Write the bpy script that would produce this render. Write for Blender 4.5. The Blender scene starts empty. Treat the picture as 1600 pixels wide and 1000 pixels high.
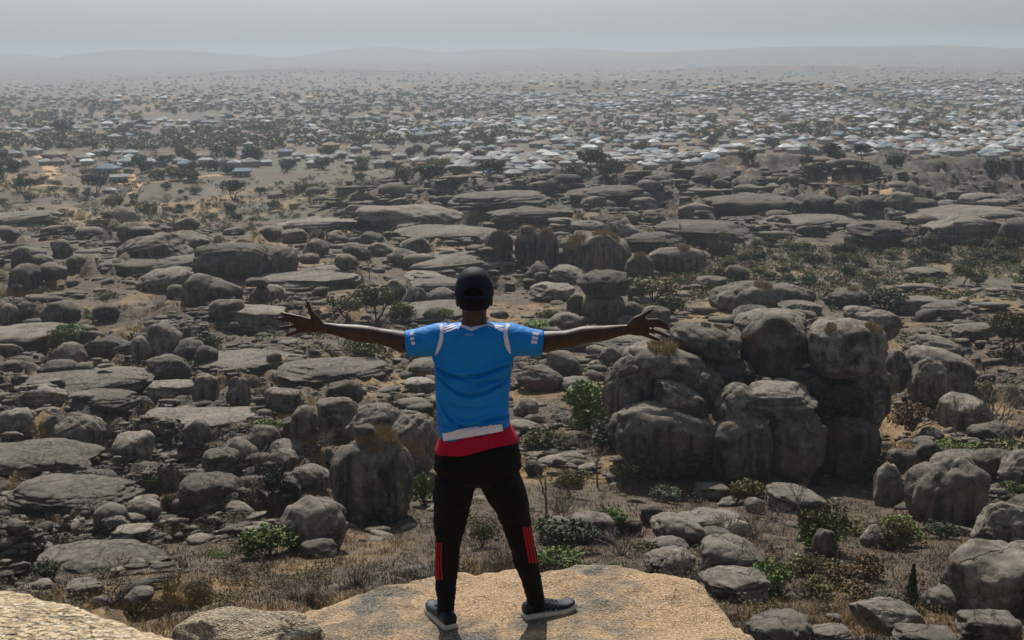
import bpy, bmesh, math, random
import numpy as np
from mathutils import Vector, Matrix
from mathutils.bvhtree import BVHTree
random.seed(7); rng = np.random.default_rng(11)
S = bpy.context.scene
COL = S.collection
# ---------------------------------------------------------------- camera
EYE = Vector((0, 0, 70.0)); FPX = 2000.0
PITCH = math.atan(416 / FPX); ROLL = math.radians(-0.7)
cam = bpy.data.cameras.new('camera'); camo = bpy.data.objects.new('camera', cam); COL.objects.link(camo)
cam.lens = 45; cam.sensor_width = 36; cam.clip_start = 0.1; cam.clip_end = 60000
RM = Matrix.Rotation(math.pi / 2 - PITCH, 3, 'X') @ Matrix.Rotation(ROLL, 3, 'Z')
camo.matrix_world = Matrix.Translation(EYE) @ RM.to_4x4()
cam.dof.use_dof = True; cam.dof.focus_distance = 6.3; cam.dof.aperture_fstop = 14
S.camera = camo
# ---------------------------------------------------------------- sky and sun
SUN_EL = math.radians(48); SUN_AZ = math.radians(-7)       # azimuth from +Y, ahead of the camera and a little left
w = bpy.data.worlds.new('World'); S.world = w; w.use_nodes = True
nt = w.node_tree; nt.nodes.clear()
sky = nt.nodes.new('ShaderNodeTexSky'); sky.sky_type = 'NISHITA'; sky.sun_disc = False
sky.sun_elevation = SUN_EL; sky.sun_rotation = SUN_AZ; sky.altitude = 800; sky.air_density = 1.0; sky.dust_density = 5.0; sky.ozone_density = 1.5
hs = nt.nodes.new('ShaderNodeHueSaturation'); hs.inputs['Saturation'].default_value = 0.45
bg = nt.nodes.new('ShaderNodeBackground'); bg.inputs['Strength'].default_value = 0.082
wo = nt.nodes.new('ShaderNodeOutputWorld')
tn_ = nt.nodes.new('ShaderNodeMix'); tn_.data_type = 'RGBA'; tn_.blend_type = 'MULTIPLY'; tn_.inputs[0].default_value = 1; tn_.inputs[7].default_value = (.88, .985, 1.08, 1)
nt.links.new(sky.outputs[0], hs.inputs['Color']); nt.links.new(hs.outputs[0], tn_.inputs[6]); nt.links.new(tn_.outputs[2], bg.inputs['Color']); nt.links.new(bg.outputs[0], wo.inputs['Surface'])
sl = bpy.data.lights.new('sun', 'SUN'); sl.energy = 5.0; sl.angle = math.radians(0.6); sl.color = (1.0, 0.95, 0.87)
so = bpy.data.objects.new('sun', sl); COL.objects.link(so)
sdir = Vector((math.sin(SUN_AZ) * math.cos(SUN_EL), math.cos(SUN_AZ) * math.cos(SUN_EL), math.sin(SUN_EL)))
so.rotation_euler = sdir.to_track_quat('Z', 'Y').to_euler()
S.view_settings.view_transform = 'Standard'; S.view_settings.look = 'None'; S.view_settings.exposure = -0.03; S.view_settings.gamma = 1
S.view_settings.use_curve_mapping = False
S.cycles.use_denoising = True; S.cycles.max_bounces = 5; S.cycles.volume_bounces = 1; S.cycles.transparent_max_bounces = 4
HAZE_DENSITY = 0.00018; HAZE_COLOR = (0.53, 0.595, 0.665, 1)

# ---------------------------------------------------------------- helpers
def ray(u, v):
    d = RM @ Vector(((u - 800) / FPX, (500 - v) / FPX, -1)); return d
def W(u, v, Y):                       # the point seen at pixel (u, v) of the photograph, Y metres ahead
    d = ray(u, v); return EYE + d * (Y / d.y)
def onplane(u, v, z):
    d = ray(u, v); return EYE + d * ((z - EYE.z) / d.z)
def h3(ix, iy, iz, s):
    n = (ix * 374761393 + iy * 668265263 + iz * 1274126177 + s * 974634773) & 0xFFFFFFFF
    n = ((n ^ (n >> 13)) * 1274126177) & 0xFFFFFFFF
    n = ((n ^ (n >> 16)) * 2246822519) & 0xFFFFFFFF
    return ((n ^ (n >> 15)) & 0xFFFFFF) / 8388607.5 - 1
def vnoise(p, s=0):
    p = np.asarray(p, float); i = np.floor(p).astype(np.int64); f = p - i; f = f * f * (3 - 2 * f)
    x, y, z = i[..., 0], i[..., 1], i[..., 2]; fx, fy, fz = f[..., 0], f[..., 1], f[..., 2]
    r = 0
    for a in (0, 1):
        for b in (0, 1):
            for c in (0, 1):
                r = r + h3(x + a, y + b, z + c, s) * (fx if a else 1 - fx) * (fy if b else 1 - fy) * (fz if c else 1 - fz)
    return r
def fbm(p, s=0, o=4):
    p = np.asarray(p, float); r = 0; a = 1; t = 0
    for k in range(o):
        r = r + a * vnoise(p, s + k); t += a; a *= .5; p = p * 2.03 + 7.1
    return r / t
def fbm2(x, y, sc, s=0, o=4):
    return fbm(np.stack([np.asarray(x, float) / sc, np.asarray(y, float) / sc, np.zeros_like(np.asarray(x, float)) + .37], -1), s, o)
def sstep(a, b, x):
    t = np.clip((x - a) / (b - a), 0, 1); return t * t * (3 - 2 * t)
def mesh_np(name, V, F, smooth=True):
    V = np.asarray(V, np.float32); F = np.asarray(F, np.int32); k = F.shape[1]
    m = bpy.data.meshes.new(name); m.vertices.add(len(V)); m.vertices.foreach_set('co', V.ravel())
    m.loops.add(F.size); m.loops.foreach_set('vertex_index', F.ravel())
    m.polygons.add(len(F)); m.polygons.foreach_set('loop_start', np.arange(0, F.size, k, dtype=np.int32))
    m.polygons.foreach_set('loop_total', np.full(len(F), k, np.int32))
    m.update(calc_edges=True); m.validate()
    if smooth: m.polygons.foreach_set('use_smooth', np.ones(len(m.polygons), bool))
    return m
def add(name, me, mat=None, parent=None, label=None, cat=None, group=None, kind=None, slot_obj=False):
    o = bpy.data.objects.new(name, me); COL.objects.link(o)
    if mat is not None:
        if slot_obj:
            if not me.materials: me.materials.append(None)
            o.material_slots[0].link = 'OBJECT'; o.material_slots[0].material = mat
        elif not me.materials: me.materials.append(mat)
    if parent: o.parent = parent
    if label: o['label'] = label
    if cat: o['category'] = cat
    if group: o['group'] = group
    if kind: o['kind'] = kind
    return o
def new_mesh_from(o):
    dg = bpy.context.evaluated_depsgraph_get(); dg.update()
    return bpy.data.meshes.new_from_object(o.evaluated_get(dg))

# ---------------------------------------------------------------- materials
class NB:
    def __init__(s, name):
        s.m = bpy.data.materials.new(name); s.m.use_nodes = True; s.t = s.m.node_tree; s.n = s.t.nodes
        s.b = s.n['Principled BSDF']; s.b.inputs['Roughness'].default_value = .85
        s.b.inputs['Specular IOR Level'].default_value = .25
        s.pos = None
    def node(s, t, **k):
        n = s.n.new(t)
        for a, b in k.items(): setattr(n, a, b)
        return n
    def P(s, scale=(1, 1, 1), obj=False):
        if obj:
            tc = s.node('ShaderNodeTexCoord').outputs['Object']
        else:
            tc = s.node('ShaderNodeNewGeometry').outputs['Position']
        mp = s.node('ShaderNodeMapping'); mp.inputs['Scale'].default_value = scale; s.t.links.new(tc, mp.inputs['Vector']); return mp.outputs[0]
    def noise(s, sc, det=5, rough=.55, vec=None, scale=(1, 1, 1), obj=False):
        n = s.node('ShaderNodeTexNoise'); n.inputs['Scale'].default_value = sc; n.inputs['Detail'].default_value = det; n.inputs['Roughness'].default_value = rough
        s.t.links.new(vec or s.P(scale, obj), n.inputs['Vector']); return n.outputs['Fac']
    def ramp(s, fac, stops):
        r = s.node('ShaderNodeValToRGB'); e = r.color_ramp.elements
        while len(e) < len(stops): e.new(.5)
        for i, (p, c) in enumerate(stops):
            e[i].position = p; e[i].color = (*c, 1) if len(c) == 3 else c
        s.t.links.new(fac, r.inputs[0]); return r.outputs[0]
    def mix(s, f, a, b, mode='MIX'):
        m = s.node('ShaderNodeMix', data_type='RGBA', blend_type=mode)
        for sock, val in ((m.inputs[0], f), (m.inputs[6], a), (m.inputs[7], b)):
            if hasattr(val, 'is_output'): s.t.links.new(val, sock)
            elif isinstance(val, tuple): sock.default_value = (*val, 1) if len(val) == 3 else val
            else: sock.default_value = val
        return m.outputs[2]
    def math(s, op, a, b=0.0, c=None):
        m = s.node('ShaderNodeMath', operation=op)
        for i, val in enumerate((a, b) if c is None else (a, b, c)):
            if hasattr(val, 'is_output'): s.t.links.new(val, m.inputs[i])
            else: m.inputs[i].default_value = val
        return m.outputs[0]
    def bump(s, h, dist, strength=1.0, prev=None):
        b = s.node('ShaderNodeBump'); b.inputs['Distance'].default_value = dist; b.inputs['Strength'].default_value = strength
        s.t.links.new(h, b.inputs['Height'])
        if prev: s.t.links.new(prev, b.inputs['Normal'])
        return b.outputs[0]
    def color(s, c):
        if hasattr(c, 'is_output'): s.t.links.new(c, s.b.inputs['Base Color'])
        else: s.b.inputs['Base Color'].default_value = (*c, 1)
    def normal(s, n): s.t.links.new(n, s.b.inputs['Normal'])
def plain(name, c, rough=.8, var=0.0, vs=3.0, spec=.25, bump=None):
    b = NB(name); b.b.inputs['Roughness'].default_value = rough; b.b.inputs['Specular IOR Level'].default_value = spec
    if var:
        f = b.noise(vs, 4)
        b.color(b.ramp(f, [(.3, tuple(x * (1 - var) for x in c)), (.7, tuple(min(1, x * (1 + var)) for x in c))]))
    else: b.color(c)
    if bump: b.normal(b.bump(b.noise(bump[0], 3), bump[1]))
    return b.m
def rock_mat(name, dark, mid, light, orange=.35, island=False):
    b = NB(name); g = b.node('ShaderNodeNewGeometry')
    oi = b.node('ShaderNodeObjectInfo')
    n1 = b.noise(.22, 6, .62); n2 = b.noise(2.1, 5, .65); st = b.noise(1.0, 4, .6, scale=(1.3, 1.3, .10))
    sp = b.noise(9.0, 3, .7)
    c = b.ramp(n2, [(.28, dark), (.5, mid), (.74, light)])
    c = b.mix(b.ramp(n1, [(.36, (0, 0, 0)), (.66, (1, 1, 1))]), c, b.mix(.5, c, light))
    c = b.mix(b.ramp(sp, [(.56, (0, 0, 0)), (.72, (.45, .45, .45))]), c, tuple(x * 1.5 for x in light))
    sx = b.node('ShaderNodeSeparateXYZ'); b.t.links.new(g.outputs['Normal'], sx.inputs[0])
    steep = b.ramp(b.math('ABSOLUTE', sx.outputs['Z']), [(.25, (1, 1, 1)), (.62, (0, 0, 0))])
    stm = b.math('MULTIPLY', steep, b.ramp(st, [(.42, (0, 0, 0)), (.60, (.8, .8, .8))]))
    c = b.mix(stm, c, tuple(x * .45 for x in dark))                         # water streaks on steep faces, widened to paint deeper shade on the sides
    orf = b.noise(.16, 3, .5, scale=(1, 1, .8))
    orm = b.math('MULTIPLY', b.math('MULTIPLY', steep, b.ramp(orf, [(.57, (0, 0, 0)), (.66, (1, 1, 1))])), orange * 2)
    c = b.mix(orm, c, (.20, .115, .07))                                    # rusty fresh faces
    vo = b.node('ShaderNodeTexVoronoi', feature='DISTANCE_TO_EDGE'); vo.inputs['Scale'].default_value = .33 if not island else .9
    wp = b.node('ShaderNodeVectorMath', operation='MULTIPLY_ADD'); nz = b.node('ShaderNodeTexNoise'); nz.inputs['Scale'].default_value = .45; nz.inputs['Detail'].default_value = 5; b.t.links.new(b.P(), nz.inputs['Vector'])
    b.t.links.new(nz.outputs['Color'], wp.inputs[0]); wp.inputs[1].default_value = (4, 4, 4); b.t.links.new(b.P((1, 1, 1.5)), wp.inputs[2]); b.t.links.new(wp.outputs[0], vo.inputs['Vector'])
    crack = b.ramp(vo.outputs['Distance'], [(0, (0, 0, 0)), (.022, (1, 1, 1))])
    c = b.mix(crack, b.mix(.4, c, (.02, .018, .016)), c)                    # joints
    vr = b.node('ShaderNodeMapRange'); b.t.links.new(g.outputs['Random Per Island'] if island else oi.outputs['Random'], vr.inputs[0]); vr.inputs[3].default_value = .62; vr.inputs[4].default_value = 1.35
    c = b.mix(1.0, c, vr.outputs[0], 'MULTIPLY')
    b.color(c)
    bn = b.bump(crack, .12, .7); bn = b.bump(b.noise(.8, 8, .62), .22, .7, bn); bn = b.bump(b.noise(5, 6, .7), .035, .8, bn)
    b.normal(bn); b.b.inputs['Roughness'].default_value = .9
    return b.m
M = {}
M['rock'] = rock_mat('granite', (.026, .023, .020), (.092, .079, .064), (.27, .23, .18))
M['rock_pale'] = rock_mat('pale_granite', (.09, .078, .065), (.18, .157, .128), (.29, .252, .203), .2)
M['rock_small'] = rock_mat('loose_granite', (.034, .029, .024), (.10, .085, .067), (.24, .202, .157), .2, True)
def granite_coarse(name, scale, tan, amt):
    b = NB(name)
    vo = b.node('ShaderNodeTexVoronoi'); vo.inputs['Scale'].default_value = scale; b.t.links.new(b.P(), vo.inputs['Vector'])
    sp = b.node('ShaderNodeSeparateColor'); b.t.links.new(vo.outputs['Color'], sp.inputs[0])
    grain = b.ramp(sp.outputs[0], [(0, tuple(x * .62 for x in tan)), (.45, tan), (.8, tuple(min(1, x * 1.22) for x in tan)), (1, (.56, .48, .38))])
    grey = b.ramp(sp.outputs[1], [(0, (.07, .065, .055)), (.6, (.17, .155, .13)), (1, (.30, .27, .22))])
    n = b.noise(.95, 5, .6); n2 = b.noise(6, 4, .6)
    f = b.ramp(b.math('ADD', b.math('MULTIPLY', n, .8), b.math('MULTIPLY', n2, .25)), [(amt - .04, (0, 0, 0)), (amt + .05, (1, 1, 1))])
    c = b.mix(f, grain, grey)
    vk = b.node('ShaderNodeTexVoronoi', feature='DISTANCE_TO_EDGE'); vk.inputs['Scale'].default_value = 1.1
    wv = b.node('ShaderNodeVectorMath', operation='MULTIPLY_ADD'); nk = b.node('ShaderNodeTexNoise'); nk.inputs['Scale'].default_value = 2.2; nk.inputs['Detail'].default_value = 5; b.t.links.new(b.P(), nk.inputs['Vector'])
    b.t.links.new(nk.outputs['Color'], wv.inputs[0]); wv.inputs[1].default_value = (.8, .8, .8); b.t.links.new(b.P(), wv.inputs[2]); b.t.links.new(wv.outputs[0], vk.inputs['Vector'])
    ck = b.ramp(vk.outputs['Distance'], [(0, (0, 0, 0)), (.006, (1, 1, 1))]); c = b.mix(ck, b.mix(.55, c, (.05, .042, .033)), c)
    li = b.noise(2.0, 6, .68); c = b.mix(b.ramp(li, [(.56, (0, 0, 0)), (.64, (.6, .6, .6))]), c, (.12, .115, .10))
    cr = b.noise(3.2, 6, .7)
    c = b.mix(b.ramp(cr, [(.30, (.8, .8, .8)), (.40, (0, 0, 0))]), c, (.05, .042, .034))
    b.color(c)
    bn = b.bump(b.noise(5, 6, .7), .05, .9); bn = b.bump(ck, .006, .6, bn); bn = b.bump(vo.outputs['Distance'], .010, .8, bn); bn = b.bump(b.noise(scale * .6, 3), .012, .8, bn)
    b.normal(bn); b.b.inputs['Roughness'].default_value = .92
    return b.m
M['ledge'] = granite_coarse('orange_granite', 125, (.46, .305, .17), .60)
M['near'] = granite_coarse('tan_granite', 95, (.48, .37, .23), .72)
M['roughgrey'] = granite_coarse('rough_grey_granite', 110, (.34, .27, .185), .50)

def ground_mat():
    b = NB('hillside_ground')
    at = b.node('ShaderNodeAttribute', attribute_name='cover'); sp = b.node('ShaderNodeSeparateColor'); b.t.links.new(at.outputs['Color'], sp.inputs[0])
    n1 = b.noise(.35, 6, .65); n2 = b.noise(1.7, 5, .65); nf = b.noise(.05, 5, .6)
    brown = b.ramp(n2, [(.3, (.03, .019, .012)), (.5, (.072, .047, .028)), (.72, (.145, .098, .057))])
    gold = b.ramp(n2, [(.3, (.13, .08, .034)), (.6, (.26, .165, .07)), (.8, (.36, .24, .11))])
    rock = b.ramp(n1, [(.3, (.032, .029, .025)), (.52, (.085, .075, .063)), (.75, (.19, .165, .134))])
    green = b.ramp(n2, [(.3, (.035, .036, .02)), (.55, (.08, .07, .041)), (.75, (.15, .12, .07))])
    def edge(x, lo=.42, hi=.58):
        return b.ramp(b.math('ADD', x, b.math('MULTIPLY', b.math('SUBTRACT', n1, .5), .7)), [(lo, (0, 0, 0)), (hi, (1, 1, 1))])
    c = b.mix(edge(sp.outputs[2]), brown, green)
    c = b.mix(edge(sp.outputs[1]), c, gold)
    vo = b.node('ShaderNodeTexVoronoi', feature='DISTANCE_TO_EDGE'); vo.inputs['Scale'].default_value = .7
    wp = b.node('ShaderNodeVectorMath', operation='MULTIPLY_ADD'); nz = b.node('ShaderNodeTexNoise'); nz.inputs['Scale'].default_value = .5; nz.inputs['Detail'].default_value = 4; b.t.links.new(b.P(), nz.inputs['Vector'])
    b.t.links.new(nz.outputs['Color'], wp.inputs[0]); wp.inputs[1].default_value = (3.5, 3.5, 3.5); b.t.links.new(b.P((1, 1.7, 1)), wp.inputs[2]); b.t.links.new(wp.outputs[0], vo.inputs['Vector'])
    crack = b.ramp(vo.outputs['Distance'], [(.0, (0, 0, 0)), (.07, (1, 1, 1))])
    rock = b.mix(crack, b.mix(.5, rock, (.03, .027, .024)), rock)
    rkm = edge(sp.outputs[0])
    c = b.mix(rkm, c, rock)
    c = b.mix(b.ramp(nf, [(.35, (0, 0, 0)), (.7, (.35, .35, .35))]), c, b.mix(.5, c, (.2, .15, .1)))
    b.color(c)
    b.normal(b.bump(b.math('MULTIPLY', crack, rkm), .2, .7, b.bump(b.noise(2.4, 6, .7), .10, .8, b.bump(b.noise(.5, 5, .6), .4, .7))))
    return b.m
M['ground'] = ground_mat()
M['track'] = plain('dirt_track', (.42, .27, .15), .95, .25, .2)
def leaf(name, a, c, trans=.25):
    b = NB(name); oi = b.node('ShaderNodeObjectInfo'); n = b.noise(2.3, 3)
    f = b.math('ADD', b.math('MULTIPLY', n, .8), b.math('MULTIPLY', oi.outputs['Random'], .35))
    b.color(b.ramp(f, [(.32, a), (.8, c)])); b.b.inputs['Roughness'].default_value = .7
    b.b.inputs['Transmission Weight'].default_value = 0
    return b.m
M['leaf_green'] = leaf('green_leaf', (.06, .10, .02), (.20, .27, .055))
M['leaf_olive'] = leaf('olive_leaf', (.06, .065, .022), (.19, .175, .06))
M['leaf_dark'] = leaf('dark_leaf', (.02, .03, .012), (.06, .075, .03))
M['leaf_pale'] = leaf('pale_leaf', (.09, .11, .065), (.22, .24, .15))
M['leaf_brown'] = leaf('brown_leaf', (.05, .035, .022), (.12, .085, .05))
M['leaf_orange'] = leaf('orange_leaf', (.085, .05, .022), (.17, .10, .04))
M['twig'] = plain('dry_twig', (.16, .13, .105), .9, .3, 2)
M['bark'] = plain('bark', (.07, .055, .042), .9, .3, 2)
M['grass'] = plain('dry_grass', (.105, .075, .048), .9, .5, .35)
M['goldgrass'] = plain('golden_grass', (.27, .18, .08), .9, .4, .4)
M['moss'] = plain('dry_grass_cap', (.32, .235, .115), .95, .45, 1.2)
# ---------------------------------------------------------------- terrain
PD = np.array([0, 12, 25, 40, 55, 75, 100, 150, 210, 300, 500, 650, 1000, 2000, 5000, 16000.])
PZ = np.array([-9, -10.5, -14.5, -20, -24.5, -29, -35.5, -40.5, -45, -48.6, -54, -58.5, -63, -66.6, -69, -72.])
def gauss(x, y, cx, cy, sx, sy): return np.exp(-((x - cx) / sx) ** 2 - ((y - cy) / sy) ** 2)
def worley(x, y, size, seed):                                    # jointed bedrock: nearest and second nearest block
    x = x / size; y = y / size; ix = np.floor(x).astype(np.int64); iy = np.floor(y).astype(np.int64)
    f1 = np.full(x.shape, 9.0); f2 = np.full(x.shape, 9.0); hx = np.zeros(x.shape); hy = np.zeros(x.shape); r1 = np.zeros(x.shape)
    for a in (-1, 0, 1):
        for b in (-1, 0, 1):
            cx, cy = ix + a, iy + b; px = cx + .5 + .46 * h3(cx, cy, cx * 0, seed); py = cy + .5 + .46 * h3(cx, cy, cx * 0 + 1, seed); d = np.hypot(x - px, y - py)
            n = d < f1; f2 = np.where(n, f1, np.minimum(f2, d)); hx = np.where(n, x - px, hx); hy = np.where(n, y - py, hy); r1 = np.where(n, h3(cx, cy, cx * 0 + 2, seed), r1); f1 = np.where(n, d, f1)
    return f1, f2, r1, hx, hy
def rockiness(x, y):
    D = np.hypot(x, y)
    rk = .46 + .55 * fbm2(x, y, 22, 41, 5) + .25 * fbm2(x, y, 6, 43, 3)
    rk = rk - .55 * gauss(x, y, 95, 275, 75, 55) - .55 * gauss(x, y, 20, 84, 24, 22) - .45 * gauss(x, y, -13, 68, 12, 9)
    rk = rk + .22 * gauss(x, y, -38, 118, 22, 45) + .30 * gauss(x, y, 100, 470, 200, 80) - .45 * gauss(x, y, -130, 460, 90, 90)
    return np.where(D > 560, rk - .5 * sstep(560, 700, D), rk)
def bedrock(x, y):                                               # height of the blocks and how open the joints are
    d = np.hypot(x, y); m = sstep(.36, .52, rockiness(x, y)); wx = 1.6 * fbm2(x, y, 6, 201, 3); wy = 1.6 * fbm2(x, y, 6, 202, 3)
    z = 0; cre = np.ones_like(d)
    for size, st, A_, lo, hi, sd in ((8.5, 1.35, 2.1, 30, 360, 211), (3.1, 1.25, .85, 30, 330, 212), (19, 1.7, 4.2, 230, 640, 213), (7.5, 1.6, 1.6, 240, 640, 214)):
        k = sstep(lo, lo + 50, d) * (1 - sstep(hi - 60, hi, d))
        f1, f2, r1, hx, hy = worley(x + wx * size / 6, (y + wy * size / 6) * st, size, sd); e = np.clip((f2 - f1) / .34, 0, 1); e = 1 - (1 - e) ** 2.2
        z = z + k * m * A_ * (.75 * r1 + .85 * e - .7 + .7 * hy * h3((r1 * 9999).astype(np.int64), 3, 1, sd) + .5 * hx * h3((r1 * 9999).astype(np.int64), 5, 1, sd)); cre = np.minimum(cre, np.where(k > .2, e, 1))
    return z, cre
def H(x, y):
    x = np.asarray(x, float); y = np.asarray(y, float); d = np.hypot(x * .8, y)
    z = np.interp(np.sqrt(d), np.sqrt(PD), PZ)
    near = sstep(30, 90, d)
    z = z + near * (2.6 * fbm2(x, y, 38, 3) + .4 * fbm2(x, y, 8, 5) * (1 - sstep(300, 700, d)))
    z = z + sstep(150, 400, d) * (1 - sstep(620, 800, d)) * 7.5 * fbm2(x, y, 95, 9)
    z = z - 4 * gauss(x, y, -130, 430, 80, 80) - 3 * gauss(x, y, 95, 310, 90, 45) + 4 * gauss(x, y, -75, 285, 35, 18) + 3 * gauss(x, y, -55, 225, 16, 10) + 4 * gauss(x, y, 10, 300, 30, 13)
    z = z + 10 * gauss(x, y, 140, 505, 190, 55) * (1 + .5 * fbm2(x, y, 60, 17, 3)) + 2.6 * gauss(x, y, 22, 113, 10, 5)
    z = z + sstep(900, 2200, d) * 9 * fbm2(x, y, 500, 21) + sstep(4500, 8500, d) * (55 * fbm2(x, y, 1600, 31) + 40)
    z = z + 26 * gauss(x, y, 330, 1520, 150, 100) + 12 * gauss(x, y, -475, 1900, 350, 160) + 15 * gauss(x, y, 120, 2300, 260, 150) + 10 * gauss(x, y, 262, 960, 70, 60) + 14 * gauss(x, y, 700, 2100, 240, 160)
    z = z + 92 * gauss(x, y, -2500, 8600, 800, 400) + 105 * gauss(x, y, -1000, 9800, 600, 500) + 80 * gauss(x, y, 250, 9200, 900, 400) + 95 * gauss(x, y, -3900, 9400, 900, 500) + 60 * gauss(x, y, 1900, 7600, 1100, 500) + 30 * gauss(x, y, -700, 4300, 500, 220) + 24 * gauss(x, y, 800, 3900, 500, 220)
    return z + EYE.z
fr = np.arange(-34, 34.01, .18); th = np.radians(np.concatenate([fr, np.arange(35, 60, 1.0), np.arange(62, 298.1, 4), np.arange(300, 325.5, 1.0)]))
rr = np.concatenate([[0.0], np.geomspace(3, 45, 70)[:-1], np.geomspace(45, 620, 520)[:-1], np.geomspace(620, 16000, 260)])
TH, RR = np.meshgrid(th, rr); X = RR * np.sin(TH); Y = RR * np.cos(TH)
ZB, CRE = bedrock(X, Y); Z = H(X, Y) + ZB
nT, nR = len(th), len(rr)
idx = np.arange(nT * nR).reshape(nR, nT)
a = idx[:-1]; b_ = idx[1:]
F = np.stack([a, b_, np.roll(b_, -1, 1), np.roll(a, -1, 1)], -1)[..., ::-1].reshape(-1, 4)
gm = mesh_np('ground', np.stack([X, Y, Z], -1).reshape(-1, 3), F)
# what covers the ground: R bare rock, G golden soil, B green scrub
D = np.hypot(X, Y)
rk = rockiness(X, Y) + .06 - .5 * (1 - CRE)
gd = .38 + .65 * fbm2(X, Y, 17, 51, 4) + .12 * gauss(X, Y, -25, 150, 60, 60) - .3 * gauss(X, Y, 20, 80, 30, 26)
gd = np.where(D > 560, .36 + .5 * fbm2(X, Y, 60, 53, 4), gd)
gr = .30 + .5 * fbm2(X, Y, 30, 61, 4) + .35 * gauss(X, Y, 95, 275, 80, 55) + .4 * gauss(X, Y, -130, 470, 110, 90)
gr = np.where(D > 560, .5 + .5 * fbm2(X, Y, 120, 63, 4), gr)
ca = gm.color_attributes.new('cover', 'FLOAT_COLOR', 'POINT')
cc = np.ones((nT * nR, 4), np.float32); cc[:, 0] = rk.ravel(); cc[:, 1] = gd.ravel(); cc[:, 2] = gr.ravel()
ca.data.foreach_set('color', np.clip(cc, 0, 1).ravel())
add('ground', gm, M['ground'], kind='structure')
BV = BVHTree.FromPolygons([tuple(v.co) for v in gm.vertices], [tuple(p.vertices) for p in gm.polygons])
def G(u, v):
    r = BV.ray_cast(EYE, ray(u, v).normalized()); return r[0]
def gz(x, y):
    r = BV.ray_cast(Vector((x, y, 300)), Vector((0, 0, -1))); return r[0].z if r[0] else float(H(x, y))

# ---------------------------------------------------------------- ledge and near rocks (closed lumps under a rough top)
def poly_sd(px, py, poly):
    d = np.full(px.shape, 1e9); ins = np.zeros(px.shape, bool); n = len(poly)
    for i in range(n):
        ax, ay = poly[i]; bx, by = poly[(i + 1) % n]; ex, ey = bx - ax, by - ay
        t = np.clip(((px - ax) * ex + (py - ay) * ey) / (ex * ex + ey * ey), 0, 1)
        d = np.minimum(d, np.hypot(px - ax - t * ex, py - ay - t * ey))
        c = ((ay > py) != (by > py)) & (px < (bx - ax) * (py - ay) / (by - ay + 1e-12) + ax); ins ^= c
    return np.where(ins, -d, d)
def lump(name, poly, ztop, x0, x1, y0, y1, step, slope, seed, amp, feet=(), edge=.03, wb=.05):
    xs = np.arange(x0, x1, step); ys = np.arange(y0, y1, step); PX, PY = np.meshgrid(xs, ys)
    wob = wb * fbm2(PX, PY, .5, seed, 4)
    sd = poly_sd(PX, PY, poly) + wob
    z = ztop + slope(PX, PY) + amp * fbm2(PX, PY, .55, seed + 3, 5) + amp * .35 * fbm2(PX, PY, .09, seed + 5, 3)
    for fx, fy, rad in feet:
        k = np.exp(-(((PX - fx) ** 2 + (PY - fy) ** 2) / rad ** 2) ** 2); z = z * (1 - k) + ztop * k
    o = np.clip(sd, 0, None); z = z - np.where(o > 0, 1.9 * o ** 1.0 + 2.2 * o ** 2, 0) - edge * np.exp(-np.abs(np.clip(sd, None, 0)) / .06) - .12 * fbm2(PX, PY, .3, seed + 8, 3) * np.clip(o * 4, 0, 1)
    z = np.maximum(z, EYE.z - 11.5)
    n, m = PX.shape; V = np.stack([PX, PY, z], -1).reshape(-1, 3); I = np.arange(n * m).reshape(n, m)
    Fq = np.stack([I[:-1, :-1], I[:-1, 1:], I[1:, 1:], I[1:, :-1]], -1).reshape(-1, 4)
    # skirt and floor close the lump
    border = np.concatenate([I[0, :-1], I[:-1, -1], I[-1, :0:-1], I[:0:-1, 0]]); nb = len(border)
    Vb = V[border].copy(); Vb[:, 2] = EYE.z - 12; base = len(V); V = np.concatenate([V, Vb])
    j = np.arange(nb); Fs = np.stack([border, base + j, base + (j + 1) % nb, np.roll(border, -1)], -1)
    return mesh_np(name, V, np.concatenate([Fq, Fs]))
ZL = EYE.z - 2.8
lp = [(330, 1003), (420, 966), (470, 948), (560, 914), (620, 900), (690, 886), (745, 893), (800, 884), (850, 888), (900, 880), (960, 877), (1010, 885), (1060, 894), (1097, 908), (1128, 937), (1152, 967), (1188, 1003)]
lpoly = [tuple(onplane(u, v, ZL)[:2]) for u, v in lp] + [(1.6, 4.6), (1.3, 3.2), (-1.2, 3.2), (-1.5, 4.6)]
FL = onplane(694, 974, ZL); FR = onplane(846, 961, ZL)
lm = lump('ledge', lpoly, ZL, -4.2, 4.4, 2.6, 9.6, .036, lambda x, y: 0 * x, 71, .07, [(FL.x, FL.y, .26), (FR.x, FR.y, .28)])
add('standing_ledge', lm, M['ledge'], label='broad orange and grey granite ledge under the standing man', cat='rock')
np_ = [(-420, 845), (-200, 868), (0, 905), (60, 917), (150, 944), (250, 967), (345, 1004), (420, 1060)]
npoly = [tuple(onplane(u, v, EYE.z - 1.0)[:2]) for u, v in np_] + [(-.35, 1.2), (-.4, .5), (-2.4, .5)]
nm = lump('near', npoly, EYE.z - 1.0, -3.6, .6, .2, 3.6, .02, lambda x, y: 0 * x, 91, .03, edge=.015, wb=.03)
add('tan_rock', nm, M['near'], label='coarse pale tan granite outcrop in front of the orange ledge', cat='rock')

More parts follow.
